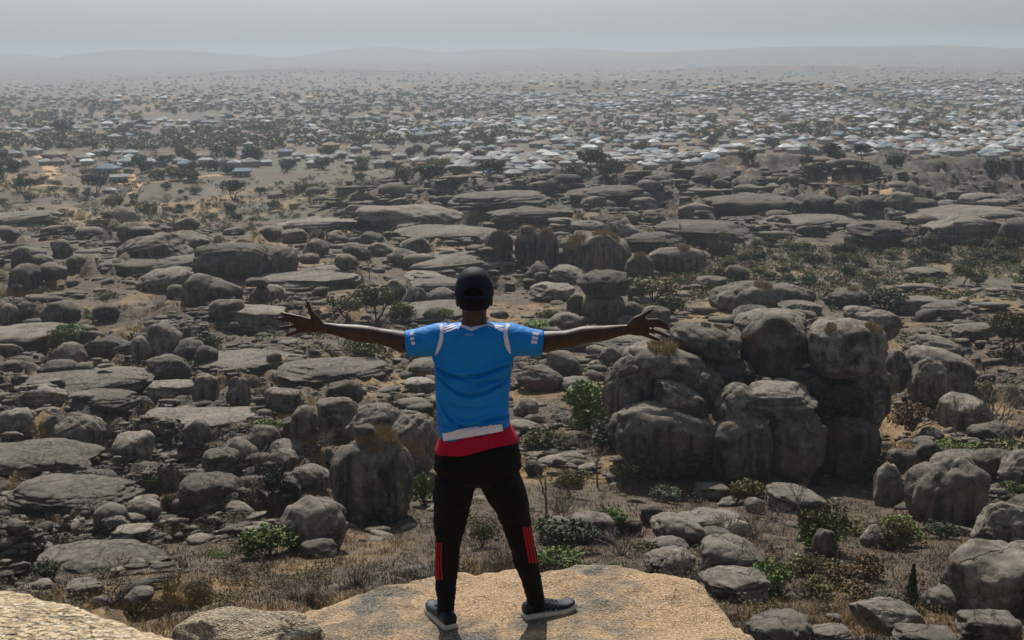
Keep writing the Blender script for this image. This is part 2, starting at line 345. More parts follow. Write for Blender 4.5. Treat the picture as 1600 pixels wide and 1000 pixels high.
# ---------------------------------------------------------------- boulder shapes
def ico(sub):
    bm = bmesh.new(); bmesh.ops.create_icosphere(bm, subdivisions=sub, radius=1)
    V = np.array([v.co[:] for v in bm.verts]); Fc = np.array([[v.index for v in f.verts] for f in bm.faces]); bm.free(); return V, Fc
ICO = {k: ico(k) for k in (1, 2, 3, 4, 5)}
def rock_verts(kind, seed, sub):
    r = np.random.default_rng(seed); V = ICO[sub][0].copy()
    p, cuts, amp, lo = dict(egg=(2.25, 4, .15, .76), dome=(2.3, 3, .14, .76), block=(2.9, 7, .15, .66), slab=(3.0, 6, .14, .7), cone=(2.0, 5, .13, .66), tall=(2.5, 6, .16, .68), rubble=(3.0, 9, .2, .55))[kind]
    V = V / (np.sum(np.abs(V) ** p, 1) ** (1 / p))[:, None]
    if kind == 'cone':
        k = .55 + .45 * (1 - V[:, 2]) / 2 * 1.3; V[:, :2] *= np.clip(k, .35, 1.1)[:, None]
    if kind == 'tall':
        k = 1 - .16 * np.abs(V[:, 2] + .2); V[:, :2] *= k[:, None]
    for _ in range(cuts):
        n = r.normal(size=3); n[2] *= .7; n /= np.linalg.norm(n); dd = r.uniform(lo, lo + .17) * np.abs(V @ n).max()
        t = V @ n - dd; V = V - np.where(t > 0, t * .94, 0)[:, None] * n
    V = V * (1 + amp * fbm(V * 1.25 + seed * 3.7, seed, 3) * 1.5 + .05 * fbm(V * 4.0 + seed, seed + 9, 3) - .05 * np.abs(fbm(V * 2.2 + seed * 1.3, seed + 19, 3)))[:, None]
    if kind in ('dome', 'block', 'slab', 'tall'):                                         # flanks drop straight into the ground instead of tucking under
        lw = np.clip(-V[:, 2] - .05, 0, 1); rad = np.hypot(V[:, 0], V[:, 1]); want = np.clip(rad, 0, None) + lw * (.95 - rad).clip(0) * .38
        V[:, :2] *= (want / np.maximum(rad, 1e-3))[:, None]
    if kind == 'slab':                                           # sheeting: the edge steps in layers
        ph = V[:, 2] * 3.1 + .5 * fbm(V * .9 + seed, seed + 4, 2)
        V[:, :2] *= (1 - .07 * (1 - np.abs(np.sin(ph * math.pi)) ** .35) - .05 * vnoise(np.stack([np.floor(ph), ph * 0, ph * 0], -1), seed))[:, None]
    if sub >= 4:                                                 # a few joints across the face
        for _ in range(4):
            n = r.normal(size=3); n /= np.linalg.norm(n); t = V @ n - r.uniform(-.5, .5) + .12 * fbm(V * 2 + seed, seed + 2, 2)
            V = V * (1 - r.uniform(.02, .09) * np.exp(-(t / .03) ** 2))[:, None]
    lo_, hi_ = V.min(0), V.max(0); V = (V - (lo_ + hi_) / 2) / ((hi_ - lo_) / 2)
    return V
SHAPES = {}
def rock_mesh(kind, k, sub=4):
    key = (kind, k, sub)
    if key not in SHAPES:
        SHAPES[key] = mesh_np('boulder_' + kind, rock_verts(kind, 101 + k * 17 + hash(kind.encode()[0]) % 50, sub), ICO[sub][1])
        SHAPES[key].materials.append(M['rock'])
    return SHAPES[key]
def tuft_mesh(n, seed, hgt, wid, spread):
    r = np.random.default_rng(seed); ang = r.uniform(0, 2 * math.pi, n); rad = np.sqrt(r.uniform(0, 1, n)) * spread
    base = np.stack([np.cos(ang) * rad, np.sin(ang) * rad, np.zeros(n)], -1)
    dr = np.stack([np.cos(ang) * rad / spread * .8, np.sin(ang) * rad / spread * .8, np.ones(n)], -1) + r.normal(size=(n, 3)) * .35
    dr /= np.linalg.norm(dr, axis=1)[:, None]; L = hgt * r.uniform(.5, 1.1, n)
    sd = np.cross(dr, r.normal(size=(n, 3))); sd /= np.linalg.norm(sd, axis=1)[:, None]
    V = np.stack([base - sd * wid, base + sd * wid, base + dr * L[:, None]], 1).reshape(-1, 3)
    return V, np.arange(n * 3).reshape(-1, 3)
SHAPEWORD = dict(egg='rounded', dome='domed', block='blocky', slab='flat layered', cone='pointed', tall='upright', rubble='angular')
MARKS = [(580, 815, 'grass-capped dome boulder'), (326, 795, 'wide flat-topped block'), (308, 695, 'squat upright block'), (125, 700, 'brown-streaked flat-topped boulder'), (107, 578, 'boulder under the small tree'), (374, 637, 'upright double stone'), (290, 380, 'balanced capstone'), (362, 430, 'smooth whaleback dome'), (380, 512, 'smooth rock sheet'), (417, 468, 'bun-like stacked pair'), (820, 412, 'grass-topped tor'), (930, 426, 'long hump-backed boulder'), (942, 506, 'mushroom rock'), (1055, 424, 'low whaleback with green bushes'), (1170, 488, 'broad dome with the grass hollow'), (1080, 700, 'left end of the dark boulder pile'), (1320, 700, 'massive egg-shaped boulder'), (1450, 630, 'orange-stained boulder'), (1480, 815, 'big dark boulder with a sunlit shoulder'), (1560, 866, 'boulder with the scooped face'), (1560, 962, 'huge sloping boulder'), (1390, 986, 'loaf-shaped boulder'), (1250, 830, 'little dead tree'), (1145, 905, 'dark-sided dome boulder'), (925, 846, 'boulder beyond the trouser knee'), (218, 941, 'oval boulder alone on brown grass'), (96, 402, 'reddish topped block'), (192, 345, 'boulders on the hazy village slope'), (1275, 345, 'layered rock wall on the ridge'), (1500, 374, 'broad bare sheets of the ridge'), (620, 350, 'tilted slabs of the bare ridge'), (1020, 332, 'dark cubes on the ridge'), (1385, 486, 'big dark bush on the scrub plain'), (588, 500, 'thin yellow-green tree'), (540, 640, 'squared boulder on yellow grass'), (30, 860, 'gold grass slope above the tan outcrop')]
MARKP = [(G(u, v), n) for u, v, n in MARKS]
def place_words(c):
    g, n = min(MARKP, key=lambda t: (t[0].x - c.x) ** 2 + (t[0].y - c.y) ** 2); dx, dy = c.x - g.x, c.y - g.y
    if math.hypot(dx, dy) < 2.5: return f'right beside the {n}'
    return f"{'left of' if dx < 0 else 'right of'} the {n}" if abs(dx) > .7 * abs(dy) else f"{'beyond' if dy > 0 else 'below'} the {n}"
rock_n = 0; rock_list = []
def boulder(u0, u1, v0, v1, kind='egg', label=None, vg=None, cap=None, tilt=0.0, mat=None, dep=None, Yc=None, yaw=None):
    global rock_n
    uc = (u0 + u1) / 2; g = G(uc, vg or v1)
    if Yc is None:
        s = (g - EYE).length / FPX; wd = (u1 - u0) * s
        dp = wd * (dep or (.95 if kind not in ('slab',) else .8)); Yc_ = g.y + .36 * dp
    else:
        s = Yc / FPX * 1.02; wd = (u1 - u0) * s; dp = wd * (dep or .95); Yc_ = Yc
    c = W(uc, (v0 + v1) / 2, Yc_); s = (c - EYE).length / FPX; wd = (u1 - u0) * s
    pitch = math.atan2(EYE.z - c.z, c.y); hh = (v1 - v0) * s / 2
    h = math.sqrt(max(hh ** 2 - (dp / 2 * math.sin(pitch)) ** 2, (hh * .6) ** 2)) / math.cos(pitch)
    k = rock_n % 7; rock_n += 1
    dist = (c - EYE).length
    me = rock_mesh(kind, k, 5 if (u1 - u0) > 62 else 4 if (u1 - u0) > 26 else 3)
    o = add('boulder', me)
    sink = .30 * h if Yc is None and vg is None else 0.05 * h
    o.location = (c.x, c.y, c.z - sink / 2 * 1.0); o.scale = (wd / 2, dp / 2, h + sink / 2)
    o.rotation_euler = (0, math.radians(tilt), math.radians(yaw if yaw is not None else random.uniform(-14, 14)))
    if mat: 
        o.material_slots[0].link = 'OBJECT'; o.material_slots[0].material = M[mat]
    size = 'small' if wd < 3 else 'medium' if wd < 6.5 else 'large'
    near_ = place_words(c)
    o['label'] = label or f'{size} {SHAPEWORD[kind]} {"pale" if mat else "grey"} boulder {near_}'
    o['category'] = 'boulder'
    if not label: o['group'] = f'{size} {SHAPEWORD[kind]} boulders {near_}'
    rock_list.append((o, c, wd, dp, h))
    if cap:                                                      # dry grass growing on the top: (du, dv) offset in half sizes, radius
        for (fx, fy, rad) in cap:
            n = 620; V, Fc = tuft_mesh(n, rock_n * 7 + int(fx * 10), rad * .30, rad * .022, rad)
            top = BVHTree.FromPolygons([tuple(o.scale * Vector(v.co)) for v in me.vertices], [tuple(p.vertices) for p in me.polygons])
            R3 = o.rotation_euler.to_matrix(); Ri = R3.inverted()
            base = V[0::3] + V[1::3]; base = base / 2; bend = V[2::3] - base; wv = (V[1::3] - V[0::3]) / 2
            out = []
            for i in range(n):
                q = Vector((fx * wd / 2 + base[i, 0], fy * dp / 2 + base[i, 1], h * 3)); hit = top.ray_cast(Ri @ q, Ri @ Vector((0, 0, -1)))
                if hit[0] is None: continue
                p = R3 @ hit[0]; nn = R3 @ hit[1]; b3 = Vector(bend[i]) + nn * rad * .25; ww = Vector(wv[i])
                out += [p - ww, p + ww, p + b3]
            if out:
                gmz = mesh_np('grass_cap', np.array([v[:] for v in out]), np.arange(len(out)).reshape(-1, 3), False)
                t = add('grass_cap', gmz, M['moss'], parent=o, kind='stuff')
                t.matrix_parent_inverse = (Matrix.LocRotScale(o.location, o.rotation_euler, o.scale)).inverted(); t.location = o.location
    return o
B = boulder
# --- the grass-capped dome and its neighbours
B(516, 646, 672, 818, 'dome', 'big dome boulder with dry grass on its crown and a small stone on top', cap=[(.15, -.15, 1.15), (.45, 0, .8), (-.1, -.3, .6)], yaw=0)
dome = rock_list[-1]
B(556, 592, 662, 692, 'block', 'small squared stone perched on the grass-capped dome boulder', Yc=dome[1].y - .2)
B(607, 688, 643, 738, 'tall', 'tall dark streaked boulder directly behind the grass-capped dome', vg=745)
B(539, 627, 627, 690, 'egg', 'long rounded boulder behind the small stone on the dome', vg=715, tilt=-8)
B(492, 560, 621, 690, 'block', 'dark squarish boulder left of the long rounded one behind the dome', vg=712)
B(453, 497, 634, 684, 'egg', vg=700)
B(508, 568, 589, 642, 'block', 'squared boulder standing alone on yellow grass behind the dome group', tilt=10)
B(355, 392, 589, 638, 'tall', 'upright double stone on yellow grass'); B(367, 389, 602, 638, 'tall', 'small upright stone leaning against the double stone', vg=640)
B(416, 472, 608, 641, 'slab'); B(382, 438, 661, 702, 'egg'); B(348, 404, 682, 714, 'cone', tilt=12); B(416, 466, 701, 736, 'egg'); B(421, 476, 687, 712, 'slab')
B(453, 517, 724, 766, 'egg', tilt=14); B(434, 472, 745, 779, 'block'); B(500, 530, 698, 734, 'cone')
B(438, 542, 776, 864, 'dome', 'broad boulder with an orange stain at the foot of the grass-capped dome', tilt=8)
B(470, 525, 842, 872, 'block', 'brown squared stone under the broad stained boulder')
B(276, 378, 738, 797, 'block', 'wide flat-topped block with a dark straight front', yaw=0); B(200, 252, 777, 812, 'egg'); B(147, 199, 786, 828, 'egg'); B(160, 202, 804, 836, 'block'); B(172, 242, 820, 850, 'slab', tilt=-8)
B(196, 242, 914, 942, 'egg', 'smooth oval boulder alone on the brown grass'); B(105, 160, 905, 930, 'slab'); B(50, 80, 905, 922, 'egg')
B(285, 331, 653, 698, 'block', 'squat upright block with brown streaks casting a dark shadow'); B(301, 343, 585, 628, 'block'); B(230, 298, 554, 594, 'block')
B(230, 287, 503, 558, 'egg', tilt=-24); B(268, 323, 528, 566, 'egg'); B(304, 342, 540, 576, 'egg', tilt=20); B(81, 134, 536, 580, 'egg', 'lone rounded boulder beneath a small green tree'); B(206, 241, 525, 567, 'egg')
B(132, 212, 523, 562, 'slab'); B(112, 216, 608, 640, 'slab'); B(85, 167, 648, 705, 'tall', 'wide flat-topped dark boulder with brown streaked front', dep=.8); B(177, 238, 673, 720, 'block', tilt=12); B(113, 143, 698, 720, 'cone'); B(314, 377, 699, 738, 'block'); B(348, 402, 683, 727, 'cone', tilt=-15)
B(30, 110, 600, 640, 'slab'); B(0, 50, 640, 675, 'rubble'); B(225, 305, 595, 622, 'slab'); B(60, 120, 560, 585, 'egg'); B(5, 40, 562, 582, 'egg')
B(15, 65, 413, 450, 'egg'); B(62, 106, 410, 438, 'egg'); B(104, 137, 398, 420, 'egg'); B(80, 113, 374, 402, 'block', 'reddish topped block standing among rounded boulders'); B(66, 126, 470, 508, 'egg', tilt=-12); B(24, 63, 471, 508, 'egg'); B(148, 193, 473, 497, 'egg')
B(18, 48, 386, 420, 'egg'); B(50, 84, 397, 418, 'egg'); B(0, 30, 475, 515, 'egg'); B(110, 150, 505, 525, 'egg')
B(184, 264, 370, 414, 'dome'); B(205, 300, 366, 420, 'slab', 'long pale whaleback rock below the balanced stone', tilt=-10); B(253, 328, 361, 402, 'dome'); B(300, 425, 380, 432, 'dome', 'very broad smooth whaleback dome right of the balanced stone', dep=.6)
B(271, 312, 338, 366, 'block', 'balanced capstone on a narrow pedestal', Yc=None, vg=380); B(276, 309, 360, 382, 'tall', 'narrow pedestal under the balanced capstone', vg=382)
B(183, 236, 346, 378, 'dome'); B(169, 216, 323, 347, 'cone'); B(214, 302, 418, 454, 'dome', tilt=-8); B(261, 289, 444, 470, 'egg'); B(284, 337, 428, 472, 'egg'); B(317, 379, 437, 474, 'egg'); B(295, 336, 410, 432, 'egg', tilt=-10); B(326, 381, 465, 496, 'egg', 'oval boulder resting on a large smooth rock sheet', tilt=-8); B(330, 452, 478, 515, 'slab', 'large smooth rock sheet under the oval boulder', dep=.7)
B(400, 467, 384, 428, 'dome'); B(441, 481, 357, 376, 'egg'); B(474, 514, 373, 402, 'egg', tilt=15); B(534, 580, 380, 408, 'egg', tilt=12); B(521, 559, 396, 420, 'egg', tilt=12); B(489, 557, 414, 438, 'slab'); B(574, 617, 379, 400, 'egg', tilt=12); B(604, 657, 387, 415, 'egg', tilt=12); B(624, 672, 370, 398, 'egg', tilt=-14); B(580, 627, 329, 353, 'dome'); B(607, 660, 346, 368, 'slab', tilt=-14); B(649, 682, 321, 347, 'egg'); B(684, 705, 331, 350, 'egg'); B(604, 639, 310, 327, 'slab', tilt=-12); B(389, 446, 442, 470, 'egg', 'lower stone of a pair stacked like buns'); B(384, 420, 433, 448, 'egg', 'upper stone of a pair stacked like buns', vg=468)
B(560, 600, 362, 380, 'egg', tilt=10); B(400, 446, 352, 372, 'dome'); B(466, 500, 395, 412, 'egg'); B(512, 545, 365, 382, 'egg', tilt=12)
B(599, 635, 436, 470, 'egg'); B(626, 667, 446, 484, 'egg'); B(668, 716, 449, 484, 'dome', tilt=-10); B(659, 694, 479, 506, 'egg', tilt=-15); B(630, 722, 421, 440, 'slab', mat='rock_pale'); B(636, 745, 432, 456, 'slab', mat='rock_pale')
# --- tor, ridge and mushroom rock
B(758, 802, 359, 410, 'egg', 'left upright boulder of the grass-topped tor', cap=[(.2, -.2, 1.2)]); B(803, 848, 353, 414, 'tall', 'middle boulder of the tor with rusty front', cap=[(0, -.1, 1.6)]); B(833, 874, 358, 414, 'egg', 'right boulder of the tor capped with brown grass', cap=[(0, -.3, 1.5)]); B(814, 832, 352, 366, 'egg', 'little round stone on the summit of the tor', vg=412)
B(866, 903, 387, 417, 'egg', 'round boulder between the tor and the long ridge boulder'); B(874, 990, 361, 428, 'dome', 'long hump-backed boulder crusted with brown grass', cap=[(-.55, -.3, 2.2), (.1, -.3, 1.8), (.4, -.2, 1.5)], dep=.6, tilt=7); B(976, 1022, 395, 440, 'egg', 'rounded end boulder below the long hump-backed one', cap=[(0, -.3, 1.2)]); B(1005, 1107, 384, 426, 'dome', 'low grey whaleback behind green bushes right of the hump-backed boulder', dep=.6, cap=[(.2, -.2, 1.4)])
B(908, 978, 452, 508, 'tall', 'thick stem of the mushroom rock', yaw=0); st = rock_list[-1]
B(900, 984, 421, 464, 'dome', 'cap of the mushroom rock', Yc=st[1].y, yaw=0)
B(960, 984, 424, 462, 'egg', 'stone leaning behind the cap of the mushroom rock', Yc=st[1].y + 4)
B(884, 914, 459, 498, 'egg', 'dark boulder leaning on the left of the mushroom stem'); B(978, 1007, 443, 470, 'block', tilt=20); B(972, 1003, 471, 500, 'egg', 'boulder at the right foot of the mushroom stem'); B(1003, 1048, 476, 507, 'egg', 'round boulder just behind the raised right thumb'); B(856, 912, 487, 515, 'egg', 'smooth boulder just above the right forearm')
B(819, 860, 411, 438, 'egg'); B(834, 858, 424, 447, 'egg'); B(854, 922, 414, 443, 'egg', tilt=10); B(826, 900, 441, 470, 'slab', mat='rock_pale'); B(1132, 1172, 414, 439, 'egg', 'tilted oval stone perched alone', tilt=22); B(1088, 1136, 429, 451, 'egg'); B(1108, 1232, 439, 490, 'dome', 'broad dome boulder with brown grass hollow', cap=[(.3, -.3, 1.6)], dep=.7); B(1138, 1204, 474, 506, 'egg')
B(984, 1026, 308, 333, 'block'); B(970, 1002, 330, 349, 'egg'); B(1003, 1036, 328, 349, 'egg'); B(1058, 1118, 316, 338, 'slab'); B(880, 947, 343, 366, 'dome'); B(955, 999, 349, 373, 'egg'); B(975, 1078, 363, 400, 'slab', dep=.7)
for bx in [(1238, 1313, 303, 346, 'slab'), (1308, 1347, 306, 336, 'egg'), (1340, 1377, 306, 325, 'egg'), (1382, 1426, 300, 328, 'block'), (1413, 1464, 308, 333, 'egg'), (1460, 1502, 300, 317, 'egg'), (1460, 1502, 313, 336, 'slab'), (1500, 1562, 301, 325, 'egg'), (1518, 1574, 309, 326, 'slab'), (1323, 1422, 346, 373, 'slab'), (1448, 1562, 336, 376, 'slab'), (1563, 1625, 340, 380, 'dome'), (1198, 1235, 336, 350, 'egg'), (1245, 1280, 342, 356, 'block'), (1320, 1352, 333, 350, 'egg'), (1380, 1416, 328, 346, 'block')]:
    B(*bx)
B(1198, 1270, 442, 480, 'egg'); B(1290, 1357, 449, 480, 'egg', 'dark rounded boulder left of a big dark bush', cap=[(.2, -.2, 1.0)]); B(1318, 1364, 476, 499, 'egg'); B(1400, 1470, 464, 492, 'slab', mat='rock_pale'); B(1440, 1520, 470, 500, 'slab'); B(1215, 1285, 470, 492, 'slab')
# --- the dark boulder pile on the right
g0 = G(1180, 735).y; PY = lambda k: g0 + k
B(940, 1024, 555, 660, 'cone', 'boulder with a small stone nub at the left end of the dark pile', Yc=PY(1.5)); B(972, 1098, 531, 612, 'egg', 'large boulder with a round brown grass tuft in the dark pile', Yc=PY(3.5), cap=[(-.05, -.35, 1.25)], yaw=0)
B(1046, 1160, 502, 560, 'egg', 'oval boulder balanced atop the left half of the dark pile', Yc=PY(5.5), tilt=12, cap=[(.35, -.2, .6), (-.05, -.25, .45)]); B(1052, 1156, 548, 605, 'block', 'shadowed block under the balanced oval boulder', Yc=PY(6))
B(1156, 1270, 490, 588, 'egg', 'massive left boulder of the big pair atop the dark pile', Yc=PY(6.5), tilt=8, cap=[(.1, -.55, .5)]); B(1148, 1262, 481, 530, 'dome', 'smooth back boulder behind the big pair', Yc=PY(11)); B(1259, 1383, 496, 590, 'egg', 'massive egg-shaped right boulder of the big pair with brown tufts', Yc=PY(5), tilt=6, yaw=0, cap=[(-.5, -.5, .5), (.55, -.45, .75)])
B(1318, 1394, 562, 668, 'egg', 'streaked pedestal under the massive egg-shaped boulder', Yc=PY(4.5)); B(1230, 1335, 560, 640, 'block', 'dark block in the shadow below the big pair', Yc=PY(7.5))
B(1055, 1133, 574, 645, 'egg', 'leaning boulder with an orange broken face', Yc=PY(1.5), mat='rock'); B(1014, 1110, 598, 660, 'block', 'wedge stone below the orange faced boulder', Yc=PY(0), tilt=24); B(1112, 1198, 598, 664, 'cone', 'pale cone-shaped boulder in the middle of the dark pile', Yc=PY(-.8)); B(1165, 1276, 594, 652, 'slab', 'sunlit flat slab beside the pale green bush', Yc=PY(.4), mat='rock_pale'); B(1108, 1204, 648, 752, 'egg', 'big boulder supporting the cone-shaped one', Yc=PY(-2.4)); B(1190, 1292, 640, 748, 'egg', 'dark boulder supporting the sunlit slab', Yc=PY(-1.4)); B(950, 1118, 628, 748, 'egg', 'low dark boulder at the base of the pile in shadow', Yc=PY(-1.8), dep=.6); B(1132, 1216, 708, 756, 'block', 'broken block at the foot of the pile', vg=752); B(1282, 1374, 650, 750, 'egg', 'low shadowed rock beneath the dark shrubs', Yc=PY(.8), dep=.6)
B(1196, 1300, 572, 655, 'egg', 'shadowed boulder wedged under the massive left boulder', Yc=PY(5.5)); B(1090, 1180, 556, 622, 'egg', 'boulder wedged between the cone-shaped one and the big pair', Yc=PY(5)); B(1284, 1350, 602, 692, 'egg', 'dark boulder behind the shaded leafy shrub', Yc=PY(4)); B(1012, 1080, 640, 706, 'block', 'squared stone under the wedge in the dark pile', Yc=PY(1.2), tilt=-12)
B(1040, 1075, 700, 735, 'block', tilt=30); B(1075, 1110, 715, 745, 'egg')
B(1342, 1408, 485, 530, 'block', 'dark cube-like boulder behind the egg-shaped one', vg=560); B(1378, 1422, 546, 612, 'egg', vg=640); B(1415, 1478, 560, 632, 'egg', 'boulder with an orange stain right of the big pair', vg=648); B(1406, 1515, 543, 618, 'egg', vg=625, tilt=18); B(1422, 1502, 525, 566, 'dome', vg=590, tilt=14); B(1466, 1550, 617, 672, 'dome', tilt=18); B(1514, 1580, 658, 697, 'dome'); B(1388, 1432, 699, 730, 'egg'); B(1428, 1474, 687, 720, 'block'); B(1460, 1540, 702, 742, 'dome'); B(1520, 1590, 700, 746, 'egg'); B(1433, 1474, 668, 699, 'egg'); B(1256, 1308, 702, 731, 'egg'); B(1261, 1293, 690, 709, 'egg')
# --- lower right
B(1362, 1410, 724, 790, 'tall', 'pale upright rounded stone left of the big dark boulder', mat='rock_pale'); B(1420, 1540, 714, 818, 'dome', 'big dark boulder with a rough sunlit shoulder', yaw=0); B(1519, 1606, 783, 868, 'egg', 'round boulder with a hollow scooped face'); B(1570, 1640, 843, 892, 'egg'); B(1580, 1640, 775, 810, 'egg')
B(1478, 1640, 852, 968, 'dome', 'huge sloping boulder at the lower right with a long crack', tilt=20, dep=.8); B(1446, 1520, 910, 958, 'egg', 'pale boulder under the lip of the huge sloping one', mat='rock_pale'); B(1341, 1442, 933, 988, 'block', 'long loaf-shaped boulder beside the dark conical bush', tilt=8, yaw=8); B(1400, 1492, 978, 1020, 'slab'); B(1344, 1396, 817, 857, 'egg', 'rounded boulder half hidden by the olive bush'); B(1196, 1290, 760, 800, 'slab', 'pale flat slab behind the little dead tree', mat='rock_pale', tilt=10); B(1244, 1276, 820, 848, 'egg', mat='rock_pale'); B(1270, 1307, 828, 880, 'tall', 'dark upright stone right of the little dead tree'); B(1170, 1270, 952, 1006, 'dome'); B(1265, 1330, 975, 1005, 'slab'); B(1500, 1590, 958, 1010, 'slab'); B(1560, 1640, 700, 760, 'egg')
B(888, 962, 797, 847, 'egg', 'rounded boulder right of the striped trouser knee', tilt=6); B(843, 896, 808, 852, 'egg'); B(1015, 1097, 801, 850, 'egg', tilt=6); B(1056, 1158, 793, 826, 'slab', mat='rock_pale'); B(1002, 1040, 788, 824, 'block'); B(1007, 1087, 854, 898, 'dome', 'grey boulder just beyond the rim of the ledge'); B(1018, 1076, 838, 862, 'slab'); B(1093, 1194, 838, 908, 'dome', 'large dark-sided dome boulder right of the ledge', tilt=10); B(1094, 1200, 885, 940, 'block', 'shadowed base rock under the dark-sided dome boulder', vg=940); B(1092, 1146, 822, 853, 'egg'); B(1128, 1174, 810, 836, 'slab', mat='rock_pale'); B(968, 1004, 808, 838, 'egg'); B(1084, 1140, 755, 781, 'slab', mat='rock_pale'); B(864, 910, 735, 763, 'egg', mat='rock_pale'); B(946, 980, 735, 755, 'egg', mat='rock_pale'); B(1163, 1194, 778, 803, 'slab', mat='rock_pale'); B(820, 850, 718, 745, 'egg'); B(805, 880, 570, 612, 'block', 'angular boulder below the right sleeve', tilt=14); B(850, 912, 548, 590, 'block', 'dark boulder under the right upper arm', tilt=16); B(935, 972, 541, 572, 'egg')
B(800, 842, 620, 650, 'egg'); B(630, 682, 590, 612, 'slab', mat='rock_pale'); B(632, 690, 560, 590, 'egg')
B(262, 500, 958, 1062, 'slab', 'low rough grey crusted rock between the tan outcrop and the ledge', Yc=5.1, mat='roughgrey', dep=.55, yaw=-6, tilt=-3)

# --- broad low bedrock sheets that tie the boulders together
for i, (a_, b2, c_, d_) in enumerate([(555, 725, 318, 352), (700, 862, 298, 328), (880, 1012, 290, 313), (1020, 1195, 345, 386), (1100, 1262, 303, 330), (1400, 1605, 322, 352), (615, 805, 352, 382), (425, 562, 338, 362), (150, 335, 394, 428), (385, 565, 424, 452), (560, 765, 470, 503), (300, 475, 548, 582), (40, 235, 575, 614), (430, 605, 560, 594), (-60, 150, 690, 732), (20, 215, 745, 792), (60, 262, 850, 892), (640, 805, 395, 426), (-40, 130, 505, 538), (860, 1010, 515, 548), (1180, 1340, 335, 362), (760, 900, 322, 346), (-60, 90, 330, 352), (210, 400, 640, 672)]):
    B(a_, b2, c_, d_, ('dome', 'slab')[i % 2], dep=.7, tilt=random.uniform(-4, 4), yaw=random.uniform(-10, 10))
# ---------------------------------------------------------------- more boulders up to 300, then loose rock
def depth_w(u):                                                  # keep bare scrub and grass areas clear of boulders
    return 1
tries = 0
while len(rock_list) < 292 and tries < 4000:
    tries += 1
    v = random.choice([random.uniform(300, 440), random.uniform(400, 620), random.uniform(560, 900)]); u = random.uniform(-40, 1640)
    if 1080 < u < 1700 and 378 < v < 440 and random.random() < .9: continue
    if 800 < u < 1480 and v > 720 and random.random() < .75: continue
    if 230 < u < 700 and v > 850: continue
    g = G(u, v)
    if g is None or any((g - c).length < .5 * wd for o, c, wd, dp, h in rock_list): continue
    s = (g - EYE).length / FPX
    if s * FPX > 560: continue
    wpx = random.uniform(22, 46) * (1.0 if v > 420 else .8); wpx *= random.choice([.8, 1, 1.5]); hpx = wpx * random.uniform(.3, .55)
    kd = random.choice(['egg', 'dome', 'slab', 'slab', 'block'])
    if kd == 'slab': hpx *= .7
    B(u - wpx / 2, u + wpx / 2, v - hpx, v, kd, tilt=random.uniform(-14, 14))
def scatter_mesh(name, items, base, faces):
    n = len(items); k = len(base[0]); V = np.empty((n, k, 3), np.float32); kk = len(base)
    for i, (p, s3, a, j) in enumerate(items):
        c, s_ = math.cos(a), math.sin(a); q = base[j % kk] * s3
        V[i, :, 0] = q[:, 0] * c - q[:, 1] * s_ + p[0]; V[i, :, 1] = q[:, 0] * s_ + q[:, 1] * c + p[1]; V[i, :, 2] = q[:, 2] + p[2]
    Fc = (faces[None] + (np.arange(n) * k)[:, None, None]).reshape(-1, faces.shape[1])
    return mesh_np(name, V.reshape(-1, 3), Fc, smooth=False)
cover = lambda x, y: float(.50 + .55 * fbm2(np.array([x]), np.array([y]), 22, 41, 5)[0])
def sample(us, vs):
    out = []
    for u, v in zip(us, vs):
        g = G(u, v)
        if g is not None: out.append((u, v, g.x, g.y, g.z))
    return np.array(out)
NS = 8500
vs = 285 + 720 * rng.random(NS) ** .85; us = rng.uniform(-250, 1850, NS)
vs2 = rng.uniform(262, 420, 3200); us2 = np.where(rng.random(3200) < .8, rng.uniform(520, 1850, 3200), rng.uniform(-250, 600, 3200))
Sm = sample(np.concatenate([us, us2]), np.concatenate([vs, vs2])); ridge = np.arange(len(Sm)) >= NS - 400
dd = np.sqrt(Sm[:, 2] ** 2 + Sm[:, 3] ** 2 + (Sm[:, 4] - 70) ** 2); fb = fbm2(Sm[:, 2], Sm[:, 3], 14, 77, 3)
items = []; items_f = []
def put(x, y, z, d, wpx, fl, ang, i):
    wd = wpx * d / FPX; s3 = np.array([wd / 2 * random.uniform(1.0, 1.9), wd / 2 * random.uniform(.6, 1.2), wd / 2 * fl])
    (items if wpx > 11 else items_f).append(((x, y, z + s3[2] * .25), s3, ang + random.gauss(0, .5), i))
def blocked(u, v, r_):
    return (u > 1060 and 374 < v < 446 and r_ < .95) or (800 < u < 1480 and v > 740 and r_ < .62) or (230 < u < 760 and v > 850 and r_ < .93) or (v < 350 and u < 540 and r_ < .8)
for i, (u, v, x, y, z) in enumerate(Sm):
    r_ = random.random(); d = dd[i]
    if blocked(u, v, r_) or d > 590 or (fb[i] < -.10 and r_ < .85): continue
    put(x, y, z, d, min(3.2 / random.random() ** .55, 22), random.choice([.2, .28, .36, .5, .7]) if v > 420 else random.choice([.16, .22, .3, .45]), random.uniform(0, 6.28) if v > 420 else 0, i)
    if i % 17 == 0 and not blocked(u, v, 0):                     # rocks heaped against each other
        R_ = random.uniform(22, 60) * d / FPX; hp = R_ * random.uniform(.10, .28); ori = random.uniform(-.5, .5); fl0 = random.choice([.2, .28, .38, .55])
        for k in range(random.randint(7, 18)):
            a_ = random.uniform(0, 6.28); q_ = R_ * math.sqrt(random.random()); xx, yy = x + q_ * math.cos(a_) * 1.4, y + q_ * math.sin(a_)
            put(xx, yy, gz(xx, yy) + hp * (1 - (q_ / R_) ** 2) , d, min(7 / random.random() ** .5, 34), fl0 * random.uniform(.8, 1.2), ori, i + k)
S2 = sample(np.concatenate([rng.uniform(-250, 450, 5200), rng.uniform(300, 1850, 4200)]), np.concatenate([rng.uniform(540, 930, 5200), rng.uniform(430, 720, 4200)])); f2_ = fbm2(S2[:, 2], S2[:, 3], 11, 79, 3)
